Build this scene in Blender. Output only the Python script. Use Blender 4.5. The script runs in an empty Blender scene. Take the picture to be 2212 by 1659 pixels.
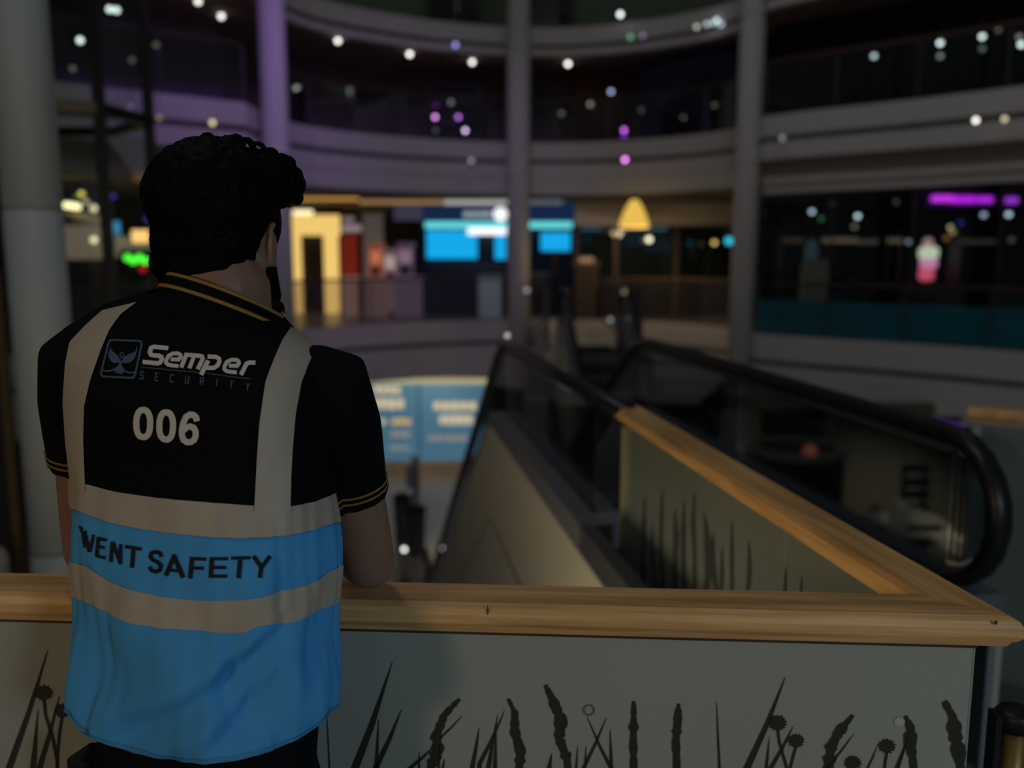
import bpy, bmesh, math, random
from mathutils import Vector, Matrix, noise
from mathutils.bvhtree import BVHTree
from mathutils.geometry import tessellate_polygon

random.seed(7)
SC = bpy.context.scene
COL = SC.collection
PI = math.pi

# ------------------------------------------------------------------ camera
F, CX, CY, H = 1900.0, 1106.0, 829.5, 1.65
PITCH = math.atan((CY - 553.0) / F)
cam = bpy.data.cameras.new('camera')
camo = bpy.data.objects.new('camera', cam)
COL.objects.link(camo)
camo.location = (0, 0, H)
camo.rotation_euler = (PI / 2 - PITCH, 0, 0)
cam.sensor_width = 36.0
cam.lens = 36.0 * F / 2212.0
cam.clip_start = 0.05
cam.clip_end = 200
cam.dof.use_dof = True
cam.dof.focus_distance = 1.30
cam.dof.aperture_fstop = 2.1
SC.camera = camo

# ------------------------------------------------------------------ world, lights, exposure
w = bpy.data.worlds.new('world')
SC.world = w
w.use_nodes = True
w.node_tree.nodes['Background'].inputs[0].default_value = (0.80, 0.84, 1.0, 1)
w.node_tree.nodes['Background'].inputs[1].default_value = 0.032

SC.view_settings.view_transform = 'Standard'
SC.view_settings.look = 'None'
SC.view_settings.gamma = 1.0
SC.view_settings.exposure = 0.0
SC.view_settings.use_curve_mapping = False
SC.cycles.use_denoising = True
SC.cycles.sample_clamp_indirect = 2.0
SC.cycles.max_bounces = 8
SC.cycles.transparent_max_bounces = 24
SC.cycles.caustics_reflective = False
SC.cycles.caustics_refractive = False


def lamp(name, kind, loc, target, power, color, size=1.0, spot=60):
    d = bpy.data.lights.new(name, kind)
    d.energy = power
    d.color = color
    if kind == 'AREA':
        d.shape = 'DISK'
        d.size = size
    elif kind == 'SPOT':
        d.spot_size = math.radians(spot)
        d.spot_blend = 0.8
        d.shadow_soft_size = size
    else:
        d.shadow_soft_size = size
    o = bpy.data.objects.new(name, d)
    COL.objects.link(o)
    o.location = loc
    v = Vector(target) - Vector(loc)
    o.rotation_euler = v.to_track_quat('-Z', 'Y').to_euler()
    return o


# walkway ceiling lamps behind the camera (warm on the left, cool on the right)
lamp('walkway_lamp_warm', 'AREA', (-3.0, -3.0, 2.45), (-0.6, 1.4, 0.9), 29.0, (1.0, 0.74, 0.40), 0.8)
lamp('walkway_lamp_cool', 'AREA', (2.6, -2.6, 2.5), (0.0, 1.4, 0.9), 37.0, (0.60, 0.83, 1.0), 0.8)
# purple stage wash of the atrium
lamp('stage_wash_left', 'SPOT', (-2.6, 12.0, 8.6), (-5.3, 17.3, 4.9), 290, (0.42, 0.09, 1.0), 0.15, 52)
lamp('stage_wash_middle', 'SPOT', (-1.5, 12.5, 8.6), (-2.6, 22.0, 2.2), 230, (0.55, 0.36, 1.0), 0.15, 60)
# unseen fill lights added high in the atrium to brighten the balconies
lamp('roof_fill_right', 'AREA', (4.0, 9.0, 10.5), (6.0, 17.0, 1.0), 34, (1.0, 0.97, 0.94), 2.0)
lamp('roof_fill_middle', 'AREA', (0.0, 11.0, 10.5), (0.5, 21.0, 1.5), 42, (1.0, 0.88, 0.84), 2.0)
lamp('roof_fill_near', 'AREA', (-2.0, 2.5, 9.5), (-1.6, 6.0, 0.0), 52, (0.93, 0.98, 1.0), 1.5)
# lower-level ceiling lamp in front of the blue hoarding
lamp('lower_lamp_left', 'POINT', (-2.2, 23.45, -1.55), (0, 0, 0), 26, (1.0, 0.82, 0.55), 0.04)
lamp('lower_fill_right', 'SPOT', (8.2, 12.4, -1.5), (6.3, 16.0, -4.3), 420, (1.0, 0.88, 0.66), 0.06, 72)  # unseen spot added to brighten the right side of the lower hall
lamp('lower_fill_ride', 'SPOT', (7.6, 8.4, -1.2), (4.7, 10.5, -2.0), 150, (1.0, 0.9, 0.7), 0.06, 32)  # unseen spot added to brighten the toy ride
# unseen fill light added to warm and brighten the escalator cladding
lamp('lower_fill_near', 'POINT', (-0.75, 2.1, -0.35), (0, 0, 0), 38.0, (1.0, 0.84, 0.55), 0.3)


# ------------------------------------------------------------------ pixel calibration helpers (photo 2212 x 1659)
_cp, _sp = math.cos(PITCH), math.sin(PITCH)


def ray(x, y):
    dx, dy = (x - CX) / F, -(y - CY) / F
    return Vector((dx, dy * _sp + _cp, dy * _cp - _sp))


def PY(x, y, Y):
    r = ray(x, y)
    return Vector((0, 0, H)) + r * (Y / r.y)


def PZ(x, y, z):
    r = ray(x, y)
    return Vector((0, 0, H)) + r * ((z - H) / r.z)


def toPX(P):
    v = Vector(P) - Vector((0, 0, H))
    c = v.y * _cp - v.z * _sp
    u = v.y * _sp + v.z * _cp
    return CX + F * v.x / c, CY - F * u / c


# ------------------------------------------------------------------ materials
MATS = {}


def mat(name, color, rough=0.6, metal=0.0, spec=0.4, noise_amt=0.0, noise_scale=8.0, bump=0.0, bump_scale=60.0,
        emit=None, emit_s=0.0, sheen=0.0):
    if name in MATS:
        return MATS[name]
    m = bpy.data.materials.new(name)
    m.use_nodes = True
    nt = m.node_tree
    b = nt.nodes['Principled BSDF']
    b.inputs['Base Color'].default_value = (*color, 1)
    b.inputs['Roughness'].default_value = rough
    b.inputs['Metallic'].default_value = metal
    b.inputs['Specular IOR Level'].default_value = spec
    if sheen:
        b.inputs['Sheen Weight'].default_value = sheen
    if emit:
        b.inputs['Emission Color'].default_value = (*emit, 1)
        b.inputs['Emission Strength'].default_value = emit_s
    if noise_amt or bump:
        tc = nt.nodes.new('ShaderNodeTexCoord')
        n = nt.nodes.new('ShaderNodeTexNoise')
        n.inputs['Scale'].default_value = noise_scale
        n.inputs['Detail'].default_value = 5
        nt.links.new(tc.outputs['Object'], n.inputs['Vector'])
        if noise_amt:
            r = nt.nodes.new('ShaderNodeMapRange')
            r.inputs['To Min'].default_value = 1 - noise_amt
            r.inputs['To Max'].default_value = 1 + noise_amt
            nt.links.new(n.outputs['Fac'], r.inputs['Value'])
            mx = nt.nodes.new('ShaderNodeMix')
            mx.data_type = 'RGBA'
            mx.blend_type = 'MULTIPLY'
            mx.inputs[0].default_value = 1
            mx.inputs[6].default_value = (*color, 1)
            nt.links.new(r.outputs['Result'], mx.inputs[7])
            nt.links.new(mx.outputs[2], b.inputs['Base Color'])
        if bump:
            n2 = nt.nodes.new('ShaderNodeTexNoise')
            n2.inputs['Scale'].default_value = bump_scale
            n2.inputs['Detail'].default_value = 4
            nt.links.new(tc.outputs['Object'], n2.inputs['Vector'])
            bp = nt.nodes.new('ShaderNodeBump')
            bp.inputs['Strength'].default_value = bump
            bp.inputs['Distance'].default_value = 0.004
            nt.links.new(n2.outputs['Fac'], bp.inputs['Height'])
            nt.links.new(bp.outputs['Normal'], b.inputs['Normal'])
    MATS[name] = m
    return m


def glow(name, color, s):
    """something that gives off light"""
    if name in MATS:
        return MATS[name]
    m = bpy.data.materials.new(name)
    m.use_nodes = True
    nt = m.node_tree
    nt.nodes.clear()
    e = nt.nodes.new('ShaderNodeEmission')
    e.inputs[0].default_value = (*color, 1)
    e.inputs[1].default_value = s
    o = nt.nodes.new('ShaderNodeOutputMaterial')
    nt.links.new(e.outputs[0], o.inputs[0])
    MATS[name] = m
    return m


def glass(name, tint=(0.8, 0.86, 0.84), film=0.0, film_color=(0.4, 0.42, 0.4), gloss=0.10, rough=0.02):
    """architectural glass: transparent + mirror reflection, optionally a frosted film"""
    if name in MATS:
        return MATS[name]
    m = bpy.data.materials.new(name)
    m.use_nodes = True
    nt = m.node_tree
    nt.nodes.clear()
    t = nt.nodes.new('ShaderNodeBsdfTransparent')
    t.inputs[0].default_value = (*tint, 1)
    g = nt.nodes.new('ShaderNodeBsdfGlossy')
    g.inputs['Roughness'].default_value = rough
    g.inputs['Color'].default_value = (0.95, 0.97, 1, 1)
    d = nt.nodes.new('ShaderNodeBsdfDiffuse')
    d.inputs[0].default_value = (*film_color, 1)
    lw = nt.nodes.new('ShaderNodeFresnel')
    lw.inputs[0].default_value = 1.5
    mul = nt.nodes.new('ShaderNodeMath')
    mul.operation = 'MULTIPLY'
    mul.inputs[1].default_value = gloss / 0.05
    mul.use_clamp = True
    nt.links.new(lw.outputs[0], mul.inputs[0])
    m1 = nt.nodes.new('ShaderNodeMixShader')
    m1.inputs[0].default_value = film
    nt.links.new(t.outputs[0], m1.inputs[1])
    nt.links.new(d.outputs[0], m1.inputs[2])
    m2 = nt.nodes.new('ShaderNodeMixShader')
    nt.links.new(mul.outputs[0], m2.inputs[0])
    nt.links.new(m1.outputs[0], m2.inputs[1])
    nt.links.new(g.outputs[0], m2.inputs[2])
    o = nt.nodes.new('ShaderNodeOutputMaterial')
    nt.links.new(m2.outputs[0], o.inputs[0])
    MATS[name] = m
    return m


def wood(name, c1, c2, axis_rot=0.0, rough=0.42):
    if name in MATS:
        return MATS[name]
    m = bpy.data.materials.new(name)
    m.use_nodes = True
    nt = m.node_tree
    b = nt.nodes['Principled BSDF']
    b.inputs['Roughness'].default_value = rough
    b.inputs['Specular IOR Level'].default_value = 0.35
    tc = nt.nodes.new('ShaderNodeTexCoord')
    rt = nt.nodes.new('ShaderNodeMapping')
    rt.inputs['Rotation'].default_value = (0, 0, axis_rot)
    mp = nt.nodes.new('ShaderNodeMapping')
    mp.inputs['Scale'].default_value = (4, 95, 95)
    n = nt.nodes.new('ShaderNodeTexNoise')
    n.inputs['Scale'].default_value = 1.0
    n.inputs['Detail'].default_value = 6
    n.inputs['Distortion'].default_value = 0.6
    n2 = nt.nodes.new('ShaderNodeTexNoise')
    n2.inputs['Scale'].default_value = 2.2
    mp2 = nt.nodes.new('ShaderNodeMapping')
    mp2.inputs['Scale'].default_value = (1, 12, 12)
    nt.links.new(tc.outputs['Object'], rt.inputs['Vector'])
    nt.links.new(rt.outputs['Vector'], mp.inputs['Vector'])
    nt.links.new(rt.outputs['Vector'], mp2.inputs['Vector'])
    nt.links.new(mp.outputs['Vector'], n.inputs['Vector'])
    nt.links.new(mp2.outputs['Vector'], n2.inputs['Vector'])
    add = nt.nodes.new('ShaderNodeMath')
    add.operation = 'MULTIPLY_ADD'
    add.inputs[1].default_value = 0.55
    nt.links.new(n2.outputs['Fac'], add.inputs[0])
    sc = nt.nodes.new('ShaderNodeMath')
    sc.operation = 'MULTIPLY'
    sc.inputs[1].default_value = 0.5
    nt.links.new(n.outputs['Fac'], sc.inputs[0])
    nt.links.new(sc.outputs[0], add.inputs[2])
    cr = nt.nodes.new('ShaderNodeValToRGB')
    cr.color_ramp.elements[0].position = 0.36
    cr.color_ramp.elements[0].color = (*c2, 1)
    cr.color_ramp.elements[1].position = 0.64
    cr.color_ramp.elements[1].color = (*c1, 1)
    nt.links.new(add.outputs[0], cr.inputs[0])
    nt.links.new(cr.outputs[0], b.inputs['Base Color'])
    bp = nt.nodes.new('ShaderNodeBump')
    bp.inputs['Strength'].default_value = 0.25
    bp.inputs['Distance'].default_value = 0.002
    nt.links.new(n.outputs['Fac'], bp.inputs['Height'])
    nt.links.new(bp.outputs['Normal'], b.inputs['Normal'])
    MATS[name] = m
    return m


M_WHITE = mat('painted_plaster', (0.62, 0.61, 0.60), 0.7, noise_amt=0.06, noise_scale=1.5)
M_CLAD = mat('column_cladding', (0.43, 0.47, 0.48), 0.45, noise_amt=0.05, noise_scale=1.2)
M_GROOVE = mat('fascia_groove', (0.30, 0.30, 0.31), 0.7, noise_amt=0.05)
M_CREAM = mat('cream_panel', (0.62, 0.56, 0.44), 0.55, noise_amt=0.05, noise_scale=2)
M_DARK = mat('dark_wall', (0.05, 0.042, 0.042), 0.8, noise_amt=0.3, noise_scale=1.0)
M_DARKBROWN = mat('dark_brown_ceiling', (0.34, 0.225, 0.19), 0.8, noise_amt=0.2, noise_scale=1.0)
M_NAVY = mat('navy_wall', (0.012, 0.018, 0.045), 0.6, noise_amt=0.3, noise_scale=1.0)
M_BLACK = mat('black_plastic', (0.008, 0.008, 0.009), 0.45)
M_RUBBER = mat('black_rubber', (0.010, 0.010, 0.011), 0.38)
M_BRONZE = mat('bronze_metal', (0.10, 0.075, 0.055), 0.35, metal=0.6)
M_STEEL = mat('brushed_steel', (0.42, 0.42, 0.42), 0.35, metal=0.9, noise_amt=0.08, noise_scale=30)
M_GREY = mat('grey_metal', (0.16, 0.16, 0.165), 0.45, metal=0.4, noise_amt=0.06)
M_DGREY = mat('dark_grey_metal', (0.085, 0.085, 0.095), 0.5, metal=0.1, noise_amt=0.08)
M_FLOOR = mat('stone_floor', (0.30, 0.28, 0.25), 0.3, noise_amt=0.12, noise_scale=2.5)
M_LOWFLOOR = mat('lower_stone_floor', (0.42, 0.38, 0.32), 0.25, noise_amt=0.1, noise_scale=1.5)
M_BRASS = mat('brass', (0.55, 0.36, 0.13), 0.32, metal=0.9, noise_amt=0.08, noise_scale=40)
M_GLASS = glass('clear_glass', (0.90, 0.93, 0.92), gloss=0.045)
M_GLASS_SMOKE = glass('smoked_glass', (0.86, 0.85, 0.87), film=0.10, film_color=(0.26, 0.24, 0.26), gloss=0.015)
M_GLASS_PRINT = glass('frosted_panel', (0.35, 0.38, 0.36), film=0.90, film_color=(0.42, 0.42, 0.36), gloss=0.05, rough=0.06)
M_GLASS_EDGE = mat('glass_edge', (0.25, 0.36, 0.33), 0.2, emit=None)
M_RAILWOOD = wood('oak_rail', (0.86, 0.50, 0.21), (0.48, 0.245, 0.08), 0.064)
M_RAILWOOD2 = wood('oak_rail_turned', (0.84, 0.47, 0.17), (0.48, 0.24, 0.07), -1.738)


# ------------------------------------------------------------------ mesh builder
class B:
    def __init__(self):
        self.v = []
        self.f = []

    def add(self, vs, fs):
        n = len(self.v)
        self.v += [Vector(p) for p in vs]
        self.f += [tuple(i + n for i in f) for f in fs]
        return self

    def box(self, c, s, rz=0.0, rx=0.0):
        hx, hy, hz = s[0] / 2, s[1] / 2, s[2] / 2
        R = Matrix.Rotation(rz, 3, 'Z') @ Matrix.Rotation(rx, 3, 'X')
        c = Vector(c)
        vs = [c + R @ Vector((x * hx, y * hy, z * hz)) for x in (-1, 1) for y in (-1, 1) for z in (-1, 1)]
        return self.add(vs, [(0, 1, 3, 2), (4, 6, 7, 5), (0, 4, 5, 1), (2, 3, 7, 6), (0, 2, 6, 4), (1, 5, 7, 3)])

    def prism(self, poly, ext):
        """closed planar polygon (list of 3D points) extruded by vector ext"""
        n = len(poly)
        vs = [Vector(p) for p in poly]
        e = Vector(ext)
        vs += [p + e for p in vs]
        fs = []
        for t in tessellate_polygon([vs[:n]]):
            fs.append(tuple(t))
            fs.append(tuple(i + n for i in reversed(t)))
        for i in range(n):
            j = (i + 1) % n
            fs.append((i, j, j + n, i + n))
        return self.add(vs, fs)

    def lathe(self, prof, c=(0, 0, 0), n=20, sx=1.0, sy=1.0, axis=None):
        """prof: list of (radius, z)"""
        c = Vector(c)
        R = Vector((0, 0, 1)).rotation_difference(Vector(axis)).to_matrix() if axis is not None else Matrix.Identity(3)
        vs, fs = [], []
        for r, z in prof:
            for i in range(n):
                a = 2 * PI * i / n
                vs.append(c + R @ Vector((r * math.cos(a) * sx, r * math.sin(a) * sy, z)))
        for k in range(len(prof) - 1):
            for i in range(n):
                j = (i + 1) % n
                fs.append((k * n + i, k * n + j, (k + 1) * n + j, (k + 1) * n + i))
        if prof[0][0] > 1e-6:
            fs.append(tuple(reversed(range(n))))
        if prof[-1][0] > 1e-6:
            fs.append(tuple(range((len(prof) - 1) * n, len(prof) * n)))
        return self.add(vs, fs)

    def sphere(self, c, r, n=12, m=8, R=None):
        rx, ry, rz = (r, r, r) if not hasattr(r, '__len__') else r
        R = R or Matrix.Identity(3)
        c = Vector(c)
        vs = [c + R @ Vector((0, 0, -rz))]
        for k in range(1, m):
            t = -PI / 2 + PI * k / m
            for i in range(n):
                a = 2 * PI * i / n
                vs.append(c + R @ Vector((rx * math.cos(t) * math.cos(a), ry * math.cos(t) * math.sin(a), rz * math.sin(t))))
        vs.append(c + R @ Vector((0, 0, rz)))
        fs = [(0, 1 + (i + 1) % n, 1 + i) for i in range(n)]
        for k in range(m - 2):
            for i in range(n):
                j = (i + 1) % n
                fs.append((1 + k * n + i, 1 + k * n + j, 1 + (k + 1) * n + j, 1 + (k + 1) * n + i))
        t = len(vs) - 1
        o = 1 + (m - 2) * n
        fs += [(o + i, o + (i + 1) % n, t) for i in range(n)]
        return self.add(vs, fs)

    def tube(self, pts, rad, n=10, cap=True, flat=1.0, up=None):
        """round tube along points; rad scalar or list; parallel transport"""
        pts = [Vector(p) for p in pts]
        rr = rad if hasattr(rad, '__len__') else [rad] * len(pts)
        t0 = (pts[1] - pts[0]).normalized()
        a = Vector(up) if up is not None else (Vector((0, 0, 1)) if abs(t0.z) < 0.9 else Vector((1, 0, 0)))
        nrm = (a - t0 * a.dot(t0)).normalized()
        vs, fs = [], []
        for i, p in enumerate(pts):
            if i == 0:
                t = t0
            elif i == len(pts) - 1:
                t = (pts[i] - pts[i - 1]).normalized()
            else:
                t = ((pts[i + 1] - pts[i]).normalized() + (pts[i] - pts[i - 1]).normalized())
                t = t.normalized() if t.length > 1e-6 else (pts[i + 1] - pts[i]).normalized()
            nrm = (nrm - t * nrm.dot(t)).normalized()
            bn = t.cross(nrm)
            for k in range(n):
                th = 2 * PI * k / n
                vs.append(p + (nrm * math.cos(th) * flat + bn * math.sin(th)) * rr[i])
        for i in range(len(pts) - 1):
            for k in range(n):
                j = (k + 1) % n
                fs.append((i * n + k, i * n + j, (i + 1) * n + j, (i + 1) * n + k))
        if cap:
            fs.append(tuple(reversed(range(n))))
            fs.append(tuple(range((len(pts) - 1) * n, len(pts) * n)))
        return self.add(vs, fs)

    def limb(self, pts, rad, n=14):
        """tapered tube with round ends"""
        pts = [Vector(p) for p in pts]
        d0 = (pts[0] - pts[1]).normalized()
        d1 = (pts[-1] - pts[-2]).normalized()
        P, R = [], []
        for k in range(4, 0, -1):
            a = PI / 2 * k / 4.3
            P.append(pts[0] + d0 * rad[0] * math.sin(a)); R.append(rad[0] * math.cos(a))
        P += pts; R += list(rad)
        for k in range(1, 5):
            a = PI / 2 * k / 4.3
            P.append(pts[-1] + d1 * rad[-1] * math.sin(a)); R.append(rad[-1] * math.cos(a))
        return self.tube(P, R, n)

    def sweep(self, prof, path, outs, closed_path=False):
        """closed profile [(o,z)] along path [(x,y)], o measured along outs[i] (2D)"""
        n = len(prof)
        vs, fs = [], []
        for (x, y), (ox, oy) in zip(path, outs):
            for o, z in prof:
                vs.append(Vector((x + ox * o, y + oy * o, z)))
        m = len(path)
        for i in range(m if closed_path else m - 1):
            i2 = (i + 1) % m
            for k in range(n):
                j = (k + 1) % n
                fs.append((i * n + k, i2 * n + k, i2 * n + j, i * n + j))
        if not closed_path:
            pl = [Vector((o, z, 0)) for o, z in prof]
            for t in tessellate_polygon([pl]):
                fs.append(tuple(t))
                fs.append(tuple((m - 1) * n + i for i in reversed(t)))
        return self.add(vs, fs)

    def build(self, name, material, parent=None, smooth=False, loc=None, bevel=0.0):
        """parented meshes keep their vertices relative to the parent's world position"""
        base = Vector((0, 0, 0))
        p = parent
        while p is not None:
            base = base + Vector(p.location)
            p = p.parent
        if loc is not None:
            org = Vector(loc)
        elif parent is None and self.v:
            xs = [q.x for q in self.v]; ys = [q.y for q in self.v]; zs = [q.z for q in self.v]
            org = Vector(((min(xs) + max(xs)) / 2, (min(ys) + max(ys)) / 2, min(zs)))
        else:
            org = base
        me = bpy.data.meshes.new(name)
        me.from_pydata([tuple(q - org) for q in self.v], [], self.f)
        bm = bmesh.new()
        bm.from_mesh(me)
        bmesh.ops.recalc_face_normals(bm, faces=bm.faces)
        if bevel:
            bmesh.ops.bevel(bm, geom=[e for e in bm.edges if e.calc_face_angle(0) > 0.6], offset=bevel, segments=2, affect='EDGES', profile=0.6)
        bm.to_mesh(me)
        bm.free()
        if smooth:
            for q in me.polygons:
                q.use_smooth = True
        me.materials.append(material)
        o = bpy.data.objects.new(name, me)
        COL.objects.link(o)
        o.location = org - base
        if parent is not None:
            o.parent = parent
        return o


def tag(o, label, cat, group=None, kind=None):
    o['label'] = label
    o['category'] = cat
    if group:
        o['group'] = group
    if kind:
        o['kind'] = kind
    return o


def thing(name, loc, label, cat, group=None, kind=None):
    o = bpy.data.objects.new(name, None)
    COL.objects.link(o)
    o.location = loc
    o.empty_display_size = 0.1
    return tag(o, label, cat, group, kind)


def copy_tree(o, parent=None):
    c = o.copy()
    COL.objects.link(c)
    c.parent = parent
    for ch in list(o.children):
        copy_tree(ch, c)
    return c


def lerp_tab(tab, x):
    if x <= tab[0][0]:
        return tab[0][1]
    for (x0, y0), (x1, y1) in zip(tab, tab[1:]):
        if x <= x1:
            return y0 + (y1 - y0) * (x - x0) / (x1 - x0)
    return tab[-1][1]


# ================================================================== the atrium
Z0, Z2, Z3 = -4.5, 4.5, 7.29
EDGE = [(-11.0, 12.4), (-8.6, 14.3), (-6.25, 16.1), (-5.0, 17.1), (-5.0, 18.9), (-4.4, 20.3), (-3.3, 21.4), (-1.7, 22.4),
        (0.15, 22.95), (1.8, 22.9), (3.4, 22.2), (4.6, 21.2), (5.2, 20.1), (5.2, 18.75), (6.0, 17.9), (7.2, 16.9),
        (8.66, 15.4), (10.4, 13.2), (11.6, 10.6)]
CEN = Vector((0, 6))


def outs_of(path):
    r = []
    for x, y in path:
        v = (Vector((x, y)) - CEN).normalized()
        r.append((v.x, v.y))
    return r


def smooth_path(path, n=3):
    """Catmull-Rom resampling"""
    out = []
    P = [Vector(p) for p in path]
    for i in range(len(P) - 1):
        p0, p1, p2, p3 = P[max(i - 1, 0)], P[i], P[i + 1], P[min(i + 2, len(P) - 1)]
        for k in range(n):
            t = k / n
            q = 0.5 * ((2 * p1) + (-p0 + p2) * t + (2 * p0 - 5 * p1 + 4 * p2 - p3) * t * t + (-p0 + 3 * p1 - 3 * p2 + p3) * t ** 3)
            out.append((q.x, q.y))
    out.append(tuple(P[-1]))
    return out


def resample(path, step):
    P = [Vector(p) for p in path]
    L = [0]
    for a, b in zip(P, P[1:]):
        L.append(L[-1] + (b - a).length)
    n = max(1, round(L[-1] / step))
    out = []
    for k in range(n + 1):
        s = L[-1] * k / n
        i = 0
        while i < len(L) - 2 and L[i + 1] < s:
            i += 1
        t = (s - L[i]) / max(L[i + 1] - L[i], 1e-9)
        q = P[i].lerp(P[i + 1], min(t, 1))
        out.append((q.x, q.y))
    return out


LEFTBAY = EDGE[0:4]
MIDBAY = smooth_path(EDGE[4:13], 3)
RIGHTBAY = smooth_path(EDGE[13:], 3)
FULL = LEFTBAY + MIDBAY + RIGHTBAY
FOUT = outs_of(FULL)


def ring(b, o0, o1, za, zb):
    return b.sweep([(o0, za), (o1, za), (o1, zb), (o0, zb)], FULL, FOUT)


def fascia(name, top, g0, g1, bot, label):
    r = thing(name, (0, 22.9, bot), label, 'balcony edge', kind='structure')
    ring(B(), 0.0, 0.35, top - g0, top).build('upper_band', M_WHITE, r)
    ring(B(), 0.07, 0.35, top - g1, top - g0).build('groove_band', M_GROOVE, r)
    ring(B(), 0.0, 0.35, bot, top - g1).build('lower_band', M_WHITE, r)
    b = B()
    b.tube([Vector((x, y, top - (g0 + g1) / 2)) + Vector((ox, oy, 0)) * 0.03 for (x, y), (ox, oy) in zip(FULL, FOUT)], 0.022, 8)
    b.build('rail_tube', M_GREY, r, smooth=True)
    for (x, y) in resample(MIDBAY, 2.0) + resample(RIGHTBAY, 2.0):
        v = (Vector((x, y)) - CEN).normalized()
        B().lathe([(0.05, 0), (0.06, 0.02), (0.03, 0.05), (0.0, 0.055)], (x + v.x * 0.08, y + v.y * 0.08, top - (g0 + g1) / 2), 10,
                  axis=(-v.x, -v.y, 0)).build('rail_bracket', M_GREY, r, smooth=True)
    return r


fascia('trim_1', 0.0, 0.52, 0.64, -1.42, 'white balcony edge of the shop floor with a tube rail in its groove')
fascia('trim_2', Z2, 0.42, 0.54, 3.62, 'white curved balcony edge above the lit shopfronts')
fascia('trim_3', Z3, 0.40, 0.52, 6.62, 'topmost white curved balcony edge of the atrium')

tag(ring(B(), 0.05, 7.5, -0.35, -0.004).build('floor', M_FLOOR), 'stone floor of the shop level across the atrium', 'floor', kind='structure')
tag(ring(B(), 0.05, 7.5, 4.1, Z2 - 0.004).build('floor', M_FLOOR), 'floor of the first upper balcony', 'floor', kind='structure')
tag(ring(B(), 0.05, 7.5, 6.9, Z3 - 0.004).build('floor', M_FLOOR), 'floor of the topmost balcony', 'floor', kind='structure')
tag(ring(B(), 0.3, 7.5, -1.45, -1.36).build('ceiling', M_DARKBROWN), 'ceiling over the lower hall', 'ceiling', kind='structure')
tag(ring(B(), 0.3, 7.5, 3.10, 3.16).build('ceiling', mat('warm_ceiling', (0.35, 0.30, 0.25), 0.7)), 'ceiling above the lit shopfronts', 'ceiling', kind='structure')
tag(ring(B(), 0.3, 7.5, 6.62, 6.68).build('ceiling', M_DARKBROWN), 'dark brown ceiling with round downlights', 'ceiling', kind='structure')
tag(ring(B(), -0.2, 7.5, 10.3, 10.5).build('ceiling', M_DARKBROWN), 'ceiling over the topmost balcony', 'ceiling', kind='structure')
# bulkhead under the first upper balcony
tag(ring(B(), 0.55, 0.75, 3.10, 3.66).build('trim_4', mat('beige_bulkhead', (0.50, 0.43, 0.36), 0.7, noise_amt=0.05, noise_scale=1)),
    'beige bulkhead set back under the balcony edge', 'bulkhead', kind='structure')
mo_ = outs_of(MIDBAY)
tag(B().sweep([(0.03, 3.20), (0.35, 3.20), (0.35, 3.63), (0.03, 3.63)], MIDBAY, mo_).build('trim_7', M_WHITE), 'lower white skirt of the curved balcony edge above the lit shops', 'balcony edge', kind='structure')
# back walls
tag(ring(B(), 7.0, 7.2, 0.0, 3.1).build('wall_back', mat('shop_back_wall', (0.06, 0.055, 0.055), 0.7, noise_amt=0.2, noise_scale=1)),
    'dim back wall of the shop level', 'wall', kind='structure')
tag(ring(B(), 3.6, 3.8, Z2, 6.62).build('wall_upper', mat('upper_wall', (0.22, 0.155, 0.22), 0.8, noise_amt=0.25, noise_scale=0.8)),
    'dark wall behind the first upper balcony', 'wall', kind='structure')
tag(ring(B(), 3.0, 3.2, Z3, 10.3).build('wall_top', mat('top_wall', (0.28, 0.36, 0.27), 0.7, noise_amt=0.3, noise_scale=0.8)),
    'dark green wall behind the topmost balcony', 'wall', kind='structure')
tag(ring(B(), 5.6, 5.8, Z0, -1.4).build('wall_lower', mat('lower_wall', (0.085, 0.075, 0.06), 0.7, noise_amt=0.2, noise_scale=0.8)),
    'dim brown wall of the lower hall', 'wall', kind='structure')
b = B()
b.box((0, 15, Z0 - 0.1), (30, 32, 0.2))
tag(b.build('floor_lower', M_LOWFLOOR), 'pale stone floor of the lower hall', 'floor', kind='structure')


# ---- round columns
def column(x, y, r, z0, z1, label, m=M_WHITE):
    t = thing('column', (x, y, z0), label, 'column', 'round columns of the atrium')
    B().lathe([(r, z0), (r, z1)], (x, y, 0), 28).build('shaft', m, t, smooth=False)
    for z in (-1.4, 3.6, 6.6):
        B().lathe([(r + 0.002, z), (r + 0.025, z + 0.02), (r + 0.025, z + 0.08), (r + 0.002, z + 0.1)], (x, y, 0), 28).build('collar', M_WHITE, t)
    B().lathe([(r + 0.05, z0), (r + 0.05, z0 + 0.12), (r + 0.01, z0 + 0.15)], (x, y, 0), 28).build('base_ring', M_STEEL, t)
    for p in t.children:
        for q in p.data.polygons:
            q.use_smooth = len(q.vertices) == 4
    return t


column(-4.66, 17.85, 0.26, Z0, 10.5, 'round white column washed in purple light')
column(0.16, 22.45, 0.28, Z0, 10.5, 'round white column in front of the blue-lit shop')
column(5.06, 19.35, 0.27, Z0, 10.5, 'round white column between curved balcony and dark curtained bay')
column(7.0, 21.5, 0.3, Z0, -1.4, 'lavender-grey round column between the shop windows of the lower hall')


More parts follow.
